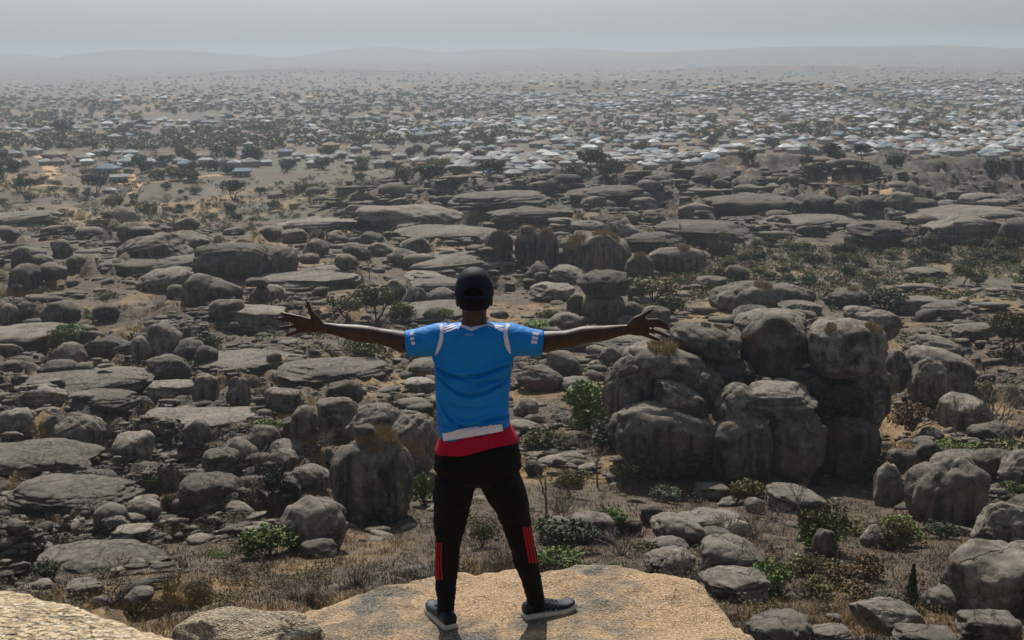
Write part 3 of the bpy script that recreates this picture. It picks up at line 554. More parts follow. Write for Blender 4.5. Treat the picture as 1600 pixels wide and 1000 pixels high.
for i, (u, v, x, y, z) in enumerate(S2):                          # split slabs and rubble lying along one grain
    if f2_[i] < -.05 or blocked(u, v, random.random()): continue
    put(x, y, z, math.hypot(x, y, z - 70), min(4 / random.random() ** .5, 20), random.choice([.2, .3, .4, .6]), .35 + random.gauss(0, .3), i)
base2 = [rock_verts(k_, 300 + i, 2) for i, k_ in enumerate(['rubble', 'block', 'slab', 'rubble', 'dome', 'rubble', 'slab', 'block'])]
base1 = [rock_verts(k_, 400 + i, 1) for i, k_ in enumerate(['rubble', 'block', 'rubble', 'rubble', 'slab'])]
add('loose_rock', scatter_mesh('loose_rock', items, base2, ICO[2][1]), M['rock_small'], label='loose grey rocks and slabs strewn between the boulders', cat='rocks', kind='stuff')
add('rubble', scatter_mesh('rubble', items_f, base1, ICO[1][1]), M['rock_small'], label='small grey rubble covering the valley floor', cat='rubble', kind='stuff')

# ---------------------------------------------------------------- plants
def leaves(n, clumps, size, seed, flat=1.0):
    r = np.random.default_rng(seed); per = n // len(clumps); P = []
    for (c, rad) in clumps:
        q = r.normal(size=(per, 3)); q /= np.linalg.norm(q, axis=1)[:, None]; q *= (r.uniform(.25, 1, per) ** .5)[:, None] * rad; q[:, 2] *= flat
        P.append(q + np.array(c))
    P = np.concatenate(P); m = len(P); a = r.normal(size=(m, 3)); a /= np.linalg.norm(a, axis=1)[:, None]; b = np.cross(a, r.normal(size=(m, 3))); b /= np.linalg.norm(b, axis=1)[:, None]
    sz = size * r.uniform(.6, 1.3, (m, 1)); a = a * sz; b = b * sz * .6
    V = np.stack([P - a, P + b, P + a, P - b], 1).reshape(-1, 3); return mesh_np('foliage', V, np.arange(m * 4).reshape(-1, 4), False)
def sticks(segs):                                                # [(p, q, r0, r1)] as three-sided tapering tubes
    V = []; Fc = []
    for p, q, r0, r1 in segs:
        p = np.array(p, float); q = np.array(q, float); d = q - p; d /= np.linalg.norm(d) + 1e-9
        a = np.cross(d, [.3, .5, .81]); a /= np.linalg.norm(a); b = np.cross(d, a); k = len(V)
        for c, r in ((p, r0), (q, r1)):
            for t in range(4): V.append(c + r * (a * math.cos(t * math.pi / 2) + b * math.sin(t * math.pi / 2)))
        for t in range(4): Fc.append((k + t, k + (t + 1) % 4, k + 4 + (t + 1) % 4, k + 4 + t))
    return mesh_np('stems', V, Fc)
def branching(seed, n0, depth, L, up, r0, spread, start=(0, 0, 0)):
    r = random.Random(seed); out = []
    def grow(p, d, L, rad, k):
        q = [p[i] + d[i] * L for i in range(3)]; out.append((p, q, rad, rad * .65))
        if k == 0: return
        for _ in range(r.choice([2, 3])):
            e = [d[i] + r.gauss(0, spread) for i in range(3)]; e[2] += up; m = math.sqrt(sum(x * x for x in e)); grow(q, [x / m for x in e], L * r.uniform(.6, .85), rad * .62, k - 1)
    for i in range(n0):
        e = [r.gauss(0, spread * (1 if n0 > 1 else .1)), r.gauss(0, spread * (1 if n0 > 1 else .1)), 1]; m = math.sqrt(sum(x * x for x in e)); grow(start, [x / m for x in e], L * r.uniform(.8, 1.1), r0, depth)
    return out
def clumpset(seed, n, rx, rz, zc, rad):
    r = random.Random(seed); o = []
    for _ in range(n):
        a = r.uniform(0, 6.28); q = math.sqrt(r.random()) * rx; o.append(((q * math.cos(a), q * math.sin(a), zc + r.uniform(-rz, rz) * (1 - .5 * q / rx)), rad * r.uniform(.6, 1.25)))
    return o
PLANT = {}
for k in range(3):
    PLANT['bush', k] = (leaves(1800, clumpset(k, 17, .34, .36, .42, .19), .036, k), sticks(branching(k, 7, 2, .32, .15, .018, .45)))
    PLANT['low', k] = (leaves(1700, clumpset(30 + k, 20, .42, .14, .24, .15), .036, 30 + k), sticks(branching(30 + k, 8, 1, .25, .1, .014, .7)))
    PLANT['tree', k] = (leaves(2100, clumpset(50 + k, 20, .40, .26, .64, .17), .032, 50 + k, .8), sticks(branching(50 + k, 2, 3, .30, .25, .028, .42)))
    PLANT['cone', k] = (leaves(1500, [((0, 0, z), .30 * (1.08 - z)) for z in np.linspace(.15, .95, 9)], .032, 70 + k), sticks([((0, 0, 0), (0, 0, .9), .03, .01)]))
    PLANT['twigs', k] = (None, sticks(branching(80 + k, 11, 3, .27, .12, .011, .42)))
    PLANT['dead', k] = (None, sticks(branching(95 + k, 1, 4, .36, .18, .035, .42)))
plant_n = 0
def plant(kind, leafm, g, wd, ht, label, group=None, name=None, cat=None):
    global plant_n
    fol, stm = PLANT[kind, plant_n % 3]; plant_n += 1
    name = name or {'tree': 'tree', 'dead': 'dead_tree', 'twigs': 'dry_bush', 'cone': 'conical_bush'}.get(kind, 'bush')
    cat = cat or ('tree' if kind in ('tree', 'dead') else 'bush')
    o = bpy.data.objects.new(name, None); COL.objects.link(o); o.location = (g[0], g[1], g[2] - .04 * ht); o.scale = (wd, wd, ht); o.rotation_euler = (0, 0, random.uniform(0, 6.28))
    o['label'] = label; o['category'] = cat
    if group: o['group'] = group
    trunk = kind in ('tree', 'dead', 'cone')
    add('trunk' if trunk else 'stems', stm, M['twig' if kind in ('twigs', 'dead') else 'bark'], parent=o, slot_obj=True)
    if fol: add('crown' if trunk else 'foliage', fol, M[leafm], parent=o, slot_obj=True)
    return o
def PL(kind, leafm, u, vb, wpx, hpx, label, vg=None):
    g = G(u, vg or vb); p = g if vg is None else W(u, vb, g.y); s = (p - EYE).length / FPX
    return plant(kind, leafm, p, wpx * s / .85, hpx * s * 1.02, label)
PL('low', 'leaf_green', 872, 884, 82, 58, 'bright green shrub just beyond the ledge beside the right calf')
PL('bush', 'leaf_green', 930, 668, 95, 100, 'large yellow-green bush left of the dark boulder pile')
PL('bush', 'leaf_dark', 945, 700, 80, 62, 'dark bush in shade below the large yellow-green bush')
PL('bush', 'leaf_pale', 1252, 625, 52, 50, 'pale grey-green bush growing above the sunlit slab', vg=712)
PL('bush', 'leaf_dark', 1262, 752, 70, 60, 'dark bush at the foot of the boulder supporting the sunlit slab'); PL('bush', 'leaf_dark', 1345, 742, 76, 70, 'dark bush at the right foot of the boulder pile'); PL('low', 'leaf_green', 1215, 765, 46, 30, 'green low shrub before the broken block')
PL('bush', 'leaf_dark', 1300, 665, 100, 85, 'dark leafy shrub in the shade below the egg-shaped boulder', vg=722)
PL('bush', 'leaf_orange', 1425, 672, 66, 56, 'orange-brown shrub right of the boulder pile', vg=684)
PL('low', 'leaf_green', 1500, 705, 62, 40, 'yellow-green low shrub among boulders on the right')
PL('bush', 'leaf_orange', 1310, 915, 56, 44, 'rust-coloured shrub on the brown grass'); PL('bush', 'leaf_orange', 1352, 905, 60, 50, 'taller rust-coloured shrub beside the conical bush'); PL('bush', 'leaf_orange', 1335, 935, 50, 34, 'low rust-coloured shrub before the taller one')
PL('bush', 'leaf_olive', 1272, 932, 52, 40, 'olive sprawling shrub beside the rust-coloured one')
PL('cone', 'leaf_dark', 1424, 952, 42, 72, 'dark green conical bush behind the loaf-shaped boulder')
PL('low', 'leaf_dark', 1385, 945, 60, 32, 'low dark bush spreading from the conical bush')
PL('bush', 'leaf_olive', 1397, 858, 50, 66, 'olive round bush beside a half hidden boulder')
PL('twigs', None, 1555, 668, 110, 92, 'big leafless grey bush on the right slope')
PL('dead', None, 1249, 830, 46, 68, 'little dead tree in front of a pale flat slab')
PL('dead', None, 1305, 848, 40, 42, 'crooked leafless sapling beside the dark upright stone')
PL('bush', 'leaf_dark', 425, 772, 48, 54, 'dark green rounded bush beside grey stones left of the dome')
PL('low', 'leaf_green', 346, 872, 26, 18, 'tiny bright green shrub on a stone slope')
PL('tree', 'leaf_green', 110, 540, 46, 34, 'small green flat-topped tree on a lone boulder')
PL('tree', 'leaf_olive', 588, 500, 60, 62, 'thin yellow-green tree left of the capped head')
PL('tree', 'leaf_olive', 545, 500, 60, 46, 'olive sapling beside the raised left thumb')
PL('bush', 'leaf_olive', 630, 500, 44, 40, 'yellowing bush at the end of the golden path')
PL('bush', 'leaf_green', 382, 432, 32, 24, 'small green bush under the whaleback dome')
PL('twigs', None, 560, 912, 72, 52, 'grey twiggy bush in the shadow of the dome boulder')
PL('twigs', None, 455, 935, 60, 40, 'brown dry bush on the grass left of the ledge')
PL('bush', 'leaf_olive', 845, 706, 66, 52, 'yellowish bush right of the red hem')
PL('bush', 'leaf_pale', 1042, 785, 44, 34, 'grey-green bush among pale stones')
PL('low', 'leaf_green', 950, 820, 66, 46, 'green leafy shrub above the rounded boulder beyond the ledge')
PL('bush', 'leaf_green', 1178, 912, 34, 38, 'green sprig against the shadowed base rock')
PL('bush', 'leaf_dark', 75, 905, 44, 36, 'dark bush on the rock slope above the tan outcrop')
PL('bush', 'leaf_olive', 268, 795, 26, 30, 'yellow-green bush at the left end of the flat-topped block')
PL('bush', 'leaf_dark', 1385, 486, 64, 46, 'large dark round bush on the edge of the scrub plain')
PL('bush', 'leaf_green', 505, 760 + 4, 1, 1, 'tiny green sprout between stones') if False else None
PL('tree', 'leaf_olive', 575, 585, 60, 70, 'slender feathery tree under the left forearm')
PL('bush', 'leaf_green', 695, 498, 30, 22, 'green tuft left of the neck'); PL('low', 'leaf_green', 845, 512, 50, 26, 'bright green shrub above the right sleeve')
PL('bush', 'leaf_olive', 1020, 470, 70, 50, 'yellow-green thicket right of the mushroom rock'); PL('bush', 'leaf_dark', 1050, 492, 46, 40, 'dark green bush behind the right hand')
PL('tree', 'leaf_olive', 1580, 560, 60, 78, 'olive tree at the right border of the scrub plain')
PL('bush', 'leaf_olive', 1580, 730, 70, 54, 'brownish bush between boulders on the far right'); PL('bush', 'leaf_green', 1580, 775, 36, 28, 'yellow-green sprig behind the scooped boulder')
PL('twigs', None, 880, 800, 90, 62, 'tangle of bare twigs beside the right thigh'); PL('twigs', None, 400, 730, 74, 58, 'grey bare thicket left of the dark green rounded bush'); PL('twigs', None, 500, 700, 70, 36, 'purplish bare twigs in front of the dark squarish boulder')
PL('bush', 'leaf_green', 662, 790, 34, 70, 'green bush squeezed between the dome and the left thigh')
KW = {('bush', 'leaf_olive'): 'olive bush', ('bush', 'leaf_dark'): 'dark green bush', ('low', 'leaf_olive'): 'low olive shrub', ('twigs', None): 'leafless grey-brown bush', ('tree', 'leaf_olive'): 'thin olive tree', ('bush', 'leaf_green'): 'fresh green bush', ('dead', None): 'bare dead sapling'}
KEYS = list(KW); n_b = 0; tries = 0
while n_b < 215 and tries < 3000:
    tries += 1
    mode = random.random()
    if mode < .36: u, v, k = random.uniform(1060, 1640), random.uniform(382, 446), random.choice(KEYS[:3] * 3 + KEYS)
    elif mode < .5: u, v, k = random.uniform(-20, 560), random.uniform(292, 352), random.choice(KEYS[:3] * 2 + KEYS[4:5])
    elif mode < .72: u, v, k = random.uniform(780, 1500), random.uniform(690, 960), random.choice(KEYS[3:4] * 6 + KEYS)
    else: u, v, k = random.uniform(-20, 1620), random.uniform(400, 900), random.choice(KEYS)
    g = G(u, v)
    if g is None or any((Vector((g.x, g.y)) - Vector((c.x, c.y))).length < .5 * wd for o, c, wd, dp, h in rock_list): continue
    d = (g - EYE).length; wd = random.uniform(1.4, 3.2) * (1 + d / 400); ht = wd * random.uniform(.55, .9)
    if k[0] in ('tree', 'dead'): ht = wd * random.uniform(1.0, 1.3)
    zone = 'on the scrub plain behind the boulder pile' if mode < .36 else 'on the hazy slope below the village' if mode < .5 else 'in the brown grass right of the man' if mode < .72 else 'growing between boulders'
    zone = place_words(g); sz_ = 'small' if wd < 2.6 else 'mid-sized' if wd < 4 else 'broad'; sh_ = 'squat ' if ht < .68 * wd else 'tall ' if ht > .85 * wd else ''
    plant(k[0], k[1], g, wd, ht, f'{sz_} {sh_}{KW[k]} {zone}', f'{sz_} {sh_}{KW[k]} {zone}'); n_b += 1
sc_b = [np.array([v.co[:] for v in leaves(48, clumpset(200 + i, 4, .35, .12, .22, .24), .085, 200 + i).vertices]) for i in range(5)]
sc_n = [np.array([v.co[:] for v in leaves(120, clumpset(220 + i, 6, .38, .13, .22, .2), .038, 220 + i).vertices]) for i in range(5)]
Sm = sample(np.concatenate([rng.uniform(1050, 1850, 2600), rng.uniform(-250, 600, 2000), rng.uniform(-250, 850, 1300), rng.uniform(-250, 1850, 4600)]), np.concatenate([rng.uniform(376, 470, 2600), rng.uniform(285, 370, 2000), rng.uniform(232, 300, 1300), rng.uniform(300, 960, 4600)]))
fb = fbm2(Sm[:, 2], Sm[:, 3], 26, 177, 3); ol, dk, br, gn = [], [], [], []
for i, (u, v, x, y, z) in enumerate(Sm):
    d = math.hypot(x, y)
    if fb[i] < -.1 or d > 900 or (v > 680 and random.random() < .5): continue
    q = (sc_n if d < 150 else sc_b)[i % 5] * np.array([1, 1, .75]) * random.uniform(.6, 1.8) * (1 + d / 330); random.choice([ol, ol, dk, br, br, gn] if v < 680 else [br, br, br, ol]).append(q + np.array([x, y, z]))
for arr, mt, lb in ((ol, 'leaf_olive', 'low olive scrub covering the plain and far slopes'), (dk, 'leaf_dark', 'dark low scrub dotted over the plain and far slopes'), (br, 'leaf_brown', 'brown dry scrub between rocks and on the plain'), (gn, 'leaf_green', 'fresh green low scrub between rocks')):
    A = np.concatenate(arr); add('scrub', mesh_np('scrub', A, np.arange(len(A)).reshape(-1, 4), False), M[mt], label=lb, cat='scrub', kind='stuff')
# ---------------------------------------------------------------- dry grass (nobody could count it)
V0, F0 = [], []
tv = [tuft_mesh(9, 500 + i, .26, .013, .22)[0] for i in range(6)]
Vs, gold = [], []
NS = 30000; Sm = sample(rng.uniform(-250, 1850, NS), 400 + 610 * rng.random(NS) ** .7)
gx, gy = Sm[:, 2], Sm[:, 3]
rkv = .44 + .55 * fbm2(gx, gy, 22, 41, 5) - .55 * gauss(gx, gy, 20, 84, 24, 22) - .45 * gauss(gx, gy, -13, 68, 12, 9) - .55 * gauss(gx, gy, 95, 275, 75, 55)
gdv = fbm2(gx, gy, 17, 51, 4)
for i in np.nonzero(rkv < .47)[0]:
    u, v, x, y, z = Sm[i]; d = math.hypot(x, y)
    q = tv[i % 6] * random.uniform(.7, 1.5) * (1 + d / 260); a_ = random.uniform(0, 6.28); c_, s_ = math.cos(a_), math.sin(a_)
    q = np.stack([q[:, 0] * c_ - q[:, 1] * s_ + x, q[:, 0] * s_ + q[:, 1] * c_ + y, q[:, 2] + z - .03], -1)
    (gold if gdv[i] > .12 else Vs).append(q)
for nm_, arr, mt, lb in (('dry_grass', Vs, 'grass', 'brown dry grass on the slopes between the boulders'), ('golden_grass', gold, 'goldgrass', 'golden dry grass in patches between rocks')):
    A = np.concatenate(arr); add(nm_, mesh_np(nm_, A, np.arange(len(A)).reshape(-1, 3), False), M[mt], label=lb, cat='grass', kind='stuff')

# ---------------------------------------------------------------- village and town
ROOFS = {'zinc': (.36, .37, .36), 'dull': (.25, .25, .235), 'tan': (.30, .25, .19), 'rust': (.16, .10, .07), 'red': (.26, .045, .05), 'blue': (.18, .23, .28), 'white': (.62, .62, .60)}
RW = {'zinc': 'pale zinc', 'dull': 'dull grey', 'tan': 'tan weathered', 'rust': 'rust-brown', 'red': 'red', 'blue': 'bluish grey', 'white': 'bright white'}
for k, c in ROOFS.items(): M['roof_' + k] = plain('roof_' + k, c, .8, .25, .4, .1)
M['wall_mud'] = plain('mud_wall', (.22, .15, .10), .95, .25, .5); M['wall_plaster'] = plain('plaster_wall', (.36, .31, .25), .95, .2, .5); M['dark_open'] = plain('dark_opening', (.02, .018, .016), .8)
def boxmesh(name, x0, x1, y0, y1, z0, z1):
    V = [(x, y, z) for z in (z0, z1) for y in (y0, y1) for x in (x0, x1)]
    return mesh_np(name, V, [(0, 2, 3, 1), (4, 5, 7, 6), (0, 1, 5, 4), (2, 6, 7, 3), (0, 4, 6, 2), (1, 3, 7, 5)], False)
def hip(name, a, b, z0, rid, h, t=.12):
    V = [(-a, -b, z0), (a, -b, z0), (a, b, z0), (-a, b, z0), (-rid, 0, z0 + h), (rid, 0, z0 + h), (-a, -b, z0 - t), (a, -b, z0 - t), (a, b, z0 - t), (-a, b, z0 - t)]
    m = bpy.data.meshes.new(name); m.from_pydata(V, [], [(0, 1, 5, 4), (1, 2, 5), (2, 3, 4, 5), (3, 0, 4), (6, 9, 8, 7), (0, 6, 7, 1), (1, 7, 8, 2), (2, 8, 9, 3), (3, 9, 6, 0)]); return m
WALLM = boxmesh('wall', -.44, .44, -.34, .34, -.25, .30)
ROOFM = [hip('roof', .5, .40, .29, .14, .22), hip('roof', .5, .40, .29, .28, .16), hip('roof', .5, .40, .29, .02, .27), hip('roof', .5, .40, .29, .485, .14)]
DOORM = boxmesh('door', -.05, .05, -.352, -.335, -.2, .16); WINM = boxmesh('window', -.05, .05, -.35, -.335, -.02, .14)
house_n = 0
def house(g, wd, roof, wall, yaw, label, group, detail, rk=None):
    global house_n
    o = bpy.data.objects.new('house', None); COL.objects.link(o); o.location = (g[0], g[1], g[2] + .05 * wd); o.scale = (wd, wd, wd * .85); o.rotation_euler = (0, 0, yaw)
    o['label'] = label; o['category'] = 'house'
    if group: o['group'] = group
    wl = add('wall', WALLM, M[wall], parent=o, slot_obj=True); add('roof', ROOFM[house_n % 3 if rk is None else rk], M['roof_' + roof], parent=o, slot_obj=True)
    if detail:
        add('door', DOORM, M['dark_open'], parent=wl, slot_obj=True)
        for x in (-.28, .28):
            q = add('window', WINM, M['dark_open'], parent=wl, slot_obj=True); q.location.x = x
    house_n += 1; return o
occ = {}
def free(g, r):
    k0 = (int(g.x // 12), int(g.y // 12))
    for a in (-1, 0, 1):
        for b in (-1, 0, 1):
            for q, rq in occ.get((k0[0] + a, k0[1] + b), ()):
                if (q[0] - g.x) ** 2 + (q[1] - g.y) ** 2 < (r + rq) ** 2: return False
    occ.setdefault(k0, []).append(((g.x, g.y), r)); return True
HV = [(85, 250, 30, 'tan', 'wide tan-roofed house beside the winding dirt track'), (17, 268, 22, 'tan', 'small tan-roofed hut at the left border of the village'), (52, 288, 28, 'rust', 'brown flat house with bare mud walls at the track bend'), (170, 272, 32, 'blue', 'bluish hip-roofed house at the middle of the village'), (187, 284, 28, 'dull', 'low flat-roofed long house below the bluish hip-roofed one'), (198, 259, 26, 'zinc', None), (212, 255, 18, 'zinc', None), (252, 259, 22, 'blue', None), (278, 256, 20, 'zinc', None), (291, 263, 26, 'blue', 'bluish house next to the round dark tree'), (378, 275, 28, 'blue', 'lone pale bluish house at the end of the dirt track'), (172, 302, 18, 'zinc', 'small white-roofed hut beside the big dark tree'), (130, 252, 22, 'dull', None), (10, 262, 18, 'dull', None)]
for u, v, wp, rf, lb in HV:
    g = G(u, v); wd = wp * (g - EYE).length / FPX; free(g, wd * .5)
    house(g, wd, rf, 'wall_mud' if rf in ('tan', 'rust') else 'wall_plaster', random.uniform(-.3, .3), lb or f'{RW[rf]} hip-roofed house in the village by the dirt track', None if lb else f'{RW[rf]} village houses', True, rk=3 if 'flat' in (lb or '') else None)
def town_sample():
    t = random.random()
    if t < .10: u, v = random.uniform(-100, 820), random.uniform(188, 262)
    elif t < .55: u, v = random.uniform(700, 1750), random.triangular(160, 296, 205)
    elif t < .75: u, v = random.uniform(300, 1750), random.uniform(140, 225)
    else: u, v = random.uniform(-150, 1750), 96 + 70 * random.random() ** .6
    return u, v
cand = []
TS = [town_sample() for _ in range(17000)]; Sm = sample([t[0] for t in TS], [t[1] for t in TS]); dens = fbm2(Sm[:, 2], Sm[:, 3], 170, 88, 3)
for (u, v, x, y, z), dn in zip(Sm, dens):
    g = Vector((x, y, z)); d = (g - EYE).length
    if d < 600 or d > 8500 or (u < 660 and v < 262 and random.random() < .5) or (dn < 0 and random.random() < .86): continue
    wd = random.uniform(4.8, 10.5)
    if free(g, wd * .46): cand.append((d, g, wd))
cand.sort(key=lambda t: t[0])
RK = ['zinc'] * 10 + ['dull'] * 7 + ['tan'] * 4 + ['rust'] * 4 + ['blue'] * 2 + ['white'] * 3
for i, (d, g, wd) in enumerate(cand[:284]):
    rf = 'red' if i == 60 else random.choice(RK)
    wl_ = random.choice(['wall_mud', 'wall_plaster']); sz_ = 'small' if wd < 7.5 else 'medium' if wd < 10 else 'large'; rk_ = house_n % 3
    wh_ = 'on the bushy plain near the village' if g.x < -.06 * g.y else 'just behind the bare rocky ridge' if (g - EYE).length < 760 else 'in the crowded town on the plain'
    lb = f"{sz_} {'mud-walled' if wl_ == 'wall_mud' else 'plastered'} house, {RW[rf]} {('hipped', 'long-ridged', 'pyramid')[rk_]} roof, {wh_}"
    if rf == 'red': lb = 'red-roofed house among grey roofs behind the rocky ridge'
    house(g, wd, rf, wl_, random.choice([0, 0, 1.57]) + random.gauss(.2, .25), lb, None if rf == 'red' else lb.replace(' house,', ' houses,'), i < 60, rk=rk_)
far = {k: [] for k in ROOFS}
for d, g, wd in cand[284:]: far[random.choice(RK)].append((g, wd))
for k, lst in far.items():
    if not lst: continue
    V = []; Fc = []; MI = []
    rv = np.array([v.co[:] for v in ROOFM[0].vertices]); wv_ = np.array([v.co[:] for v in WALLM.vertices])
    for g, wd in lst:
        a_ = random.choice([0, 1.57]) + random.gauss(.2, .25); c_, s_ = math.cos(a_), math.sin(a_)
        for src, pl in ((wv_, WALLM.polygons), (rv, ROOFM[0].polygons)):
            q = src * np.array([wd, wd, wd * .85]); n0 = len(V)
            V += [(x * c_ - y * s_ + g.x, x * s_ + y * c_ + g.y, z + g.z + .05 * wd) for x, y, z in q]
            for p in pl: Fc.append([n0 + j for j in p.vertices]); MI.append(1 if src is rv else 0)
    m = bpy.data.meshes.new('distant_houses'); m.from_pydata(V, [], Fc); m.materials.append(M['wall_plaster']); m.materials.append(M['roof_' + k]); m.polygons.foreach_set('material_index', MI)
    add('distant_houses', m, label=f'mass of tiny {RW[k]} roofs of the far town in haze', cat='town', kind='stuff')
# trees of the village and town
tn = 0; tries = 0
TT = [(40, 300, 30), (150, 303, 40), (365, 312, 40), (268, 278, 14), (560, 225, 30), (1270, 283, 40), (1010, 275, 22), (690, 268, 36), (350, 258, 40), (100, 215, 36), (395, 256, 40), (1060, 270, 26)]
while tn < 170 and tries < 3000:
    tries += 1
    if tn < len(TT): u, v, wp = TT[tn]
    else:
        t = random.random(); wp = None
        u, v = (random.uniform(-50, 800), random.uniform(175, 285)) if t < .7 else (random.uniform(600, 1650), random.uniform(190, 290))
    g = G(u, v)
    if g is None: continue
    d = (g - EYE).length
    if d < 480 or d > 1700: continue
    wd = wp * d / FPX if wp else random.uniform(6, 13); k = random.choice(['leaf_dark', 'leaf_dark', 'leaf_olive'])
    kind = 'bush' if random.random() < .82 else 'tree'
    if wp is None and not free(g, wd * .3): continue
    sp = 'dark' if k == 'leaf_dark' else 'olive green'
    fm = 'dense rounded' if kind == 'bush' else 'spreading'
    hm2 = random.uniform(.7, .95); wh_ = 'on the bushy plain around the village' if g.x < -.06 * g.y else 'just behind the bare rocky ridge' if d < 760 else 'among the crowded town roofs'
    lb = f"{'broad' if wd > 10 else 'small' if wd < 7.5 else 'mid-sized'} {sp} {fm} {'squat ' if hm2 < .82 else ''}tree {wh_}"
    plant(kind, k, g, wd, wd * hm2, lb, lb.replace(' tree ', ' trees '), name='tree', cat='tree'); tn += 1
Vt = []
cl = np.array([v.co[:] for v in leaves(42, clumpset(5, 6, .36, .2, .42, .26), .16, 5).vertices])
n_ = 3800; Sm = sample(np.where(np.arange(n_) % 2 == 0, rng.uniform(-150, 1750, n_), rng.uniform(-150, 800, n_)), rng.uniform(112, 235, n_)); fb = fbm2(Sm[:, 2], Sm[:, 3], 170, 88, 3)
for (u, v, x, y, z), f_ in zip(Sm, fb):
    d = math.hypot(x, y)
    if d < 900 or d > 4200 or f_ > .12: continue
    sc = random.uniform(5, 11); a_ = random.uniform(0, 6.28); c_, s_ = math.cos(a_), math.sin(a_); q = cl * sc
    Vt.append(np.stack([q[:, 0] * c_ - q[:, 1] * s_ + x, q[:, 0] * s_ + q[:, 1] * c_ + y, q[:, 2] * .8 + z], -1))
A = np.concatenate(Vt); add('far_woodland', mesh_np('far_woodland', A, np.arange(len(A)).reshape(-1, 4), False), M['leaf_olive'], label='far trees scattered through the hazy town', cat='trees', kind='stuff')
# dirt tracks lie on the ground
def track(name, pts, width, label=None):
    P = [G(u, v) for u, v in pts]; Q = []
    for a, b in zip(P, P[1:]):
        n = max(2, int((b - a).length / 4))
        for i in range(n): Q.append(a.lerp(b, i / n))
    Q.append(P[-1]); V = []; Fc = []
    for i, p in enumerate(Q):
        t = (Q[min(i + 1, len(Q) - 1)] - Q[max(i - 1, 0)]); t.z = 0; t.normalize(); n = Vector((-t.y, t.x, 0)); wv = width * (1 + .35 * math.sin(i * .7) + .2 * math.sin(i * 1.9))
        for k in range(5):
            q = p + n * wv * (k / 4 - .5); V.append((q.x, q.y, gz(q.x, q.y) + .12))
    for i in range(len(Q) - 1):
        for k in range(4): a = i * 5 + k; Fc.append((a, a + 1, a + 6, a + 5))
    add(name, mesh_np(name, V, Fc), M['track'], kind='structure')
track('dirt_track', [(-20, 296), (25, 285), (45, 290), (110, 292)], 7)
track('dirt_track', [(62, 242), (78, 258), (80, 272), (70, 280)], 7)
track('dirt_track', [(180, 288), (230, 286), (300, 279), (345, 274)], 5)
track('dirt_track', [(215, 287), (212, 298), (203, 303)], 4)
track('dirt_track', [(190, 266), (205, 280), (212, 288)], 5)
track('dirt_track', [(1282, 274), (1310, 284), (1350, 290), (1395, 294)], 14)
# ---------------------------------------------------------------- the standing man
YP = (FL.y + FR.y) / 2
def PW(u, v, dy=0.0): return W(u, v, YP + dy)
def pxm(v): return (W(801, v, YP) - W(800, v, YP)).length
RMi = RM.inverted()
def proj(p):
    q = RMi @ (Vector(p) - EYE); return 800 + FPX * q.x / -q.z, 500 - FPX * q.y / -q.z
def tube(pts, rads, ref, n=20, V=None, F=None):
    pts = [Vector(p) for p in pts]; k = len(pts); base = len(V)
    for i, p in enumerate(pts):
        t = (pts[min(i + 1, k - 1)] - pts[max(i - 1, 0)]).normalized(); A = (Vector(ref) - t * t.dot(Vector(ref))).normalized(); Bv = t.cross(A)
        ra, rb = rads[i] if isinstance(rads[i], tuple) else (rads[i], rads[i])
        for j in range(n):
            a = 2 * math.pi * j / n; V.append(p + A * ra * math.cos(a) + Bv * rb * math.sin(a))
    for i in range(k - 1):
        for j in range(n):
            a, b = base + i * n + j, base + i * n + (j + 1) % n; F.append((a, b, b + n, a + n))
    V.append(pts[0]); F += [(base + (j + 1) % n, base + j, len(V) - 1) for j in range(n)]
    V.append(pts[-1]); e = base + (k - 1) * n; F += [(e + j, e + (j + 1) % n, len(V) - 1) for j in range(n)]
def ell(c, rx, ry, rz, V, F, n=24, m=14):
    b = len(V); c = Vector(c)
    for i in range(m + 1):
        ph = math.pi * i / m
        for j in range(n): a = 2 * math.pi * j / n; V.append(c + Vector((rx * math.sin(ph) * math.cos(a), ry * math.sin(ph) * math.sin(a), rz * math.cos(ph))))
    for i in range(m):
        for j in range(n): a, q = b + i * n + j, b + i * n + (j + 1) % n; F.append((a, a + n, q + n, q))
def raw(name, V, F):
    m = bpy.data.meshes.new(name); m.from_pydata([tuple(v) for v in V], [], F)
    bm = bmesh.new(); bm.from_mesh(m); bmesh.ops.remove_doubles(bm, verts=bm.verts, dist=1e-6); bmesh.ops.recalc_face_normals(bm, faces=bm.faces); bm.to_mesh(m); bm.free(); return m
def fuse(name, V, F, vox, it=6, fac=.5):
    m = raw(name, V, F); o = bpy.data.objects.new(name, m); COL.objects.link(o)
    r = o.modifiers.new('r', 'REMESH'); r.mode = 'VOXEL'; r.voxel_size = vox; r.use_smooth_shade = True
    s = o.modifiers.new('s', 'SMOOTH'); s.iterations = it; s.factor = fac
    out = new_mesh_from(o); bpy.data.objects.remove(o); out.name = name
    out.polygons.foreach_set('use_smooth', np.ones(len(out.polygons), bool)); return out
X_, Z_ = (1, 0, 0), (0, 0, 1)
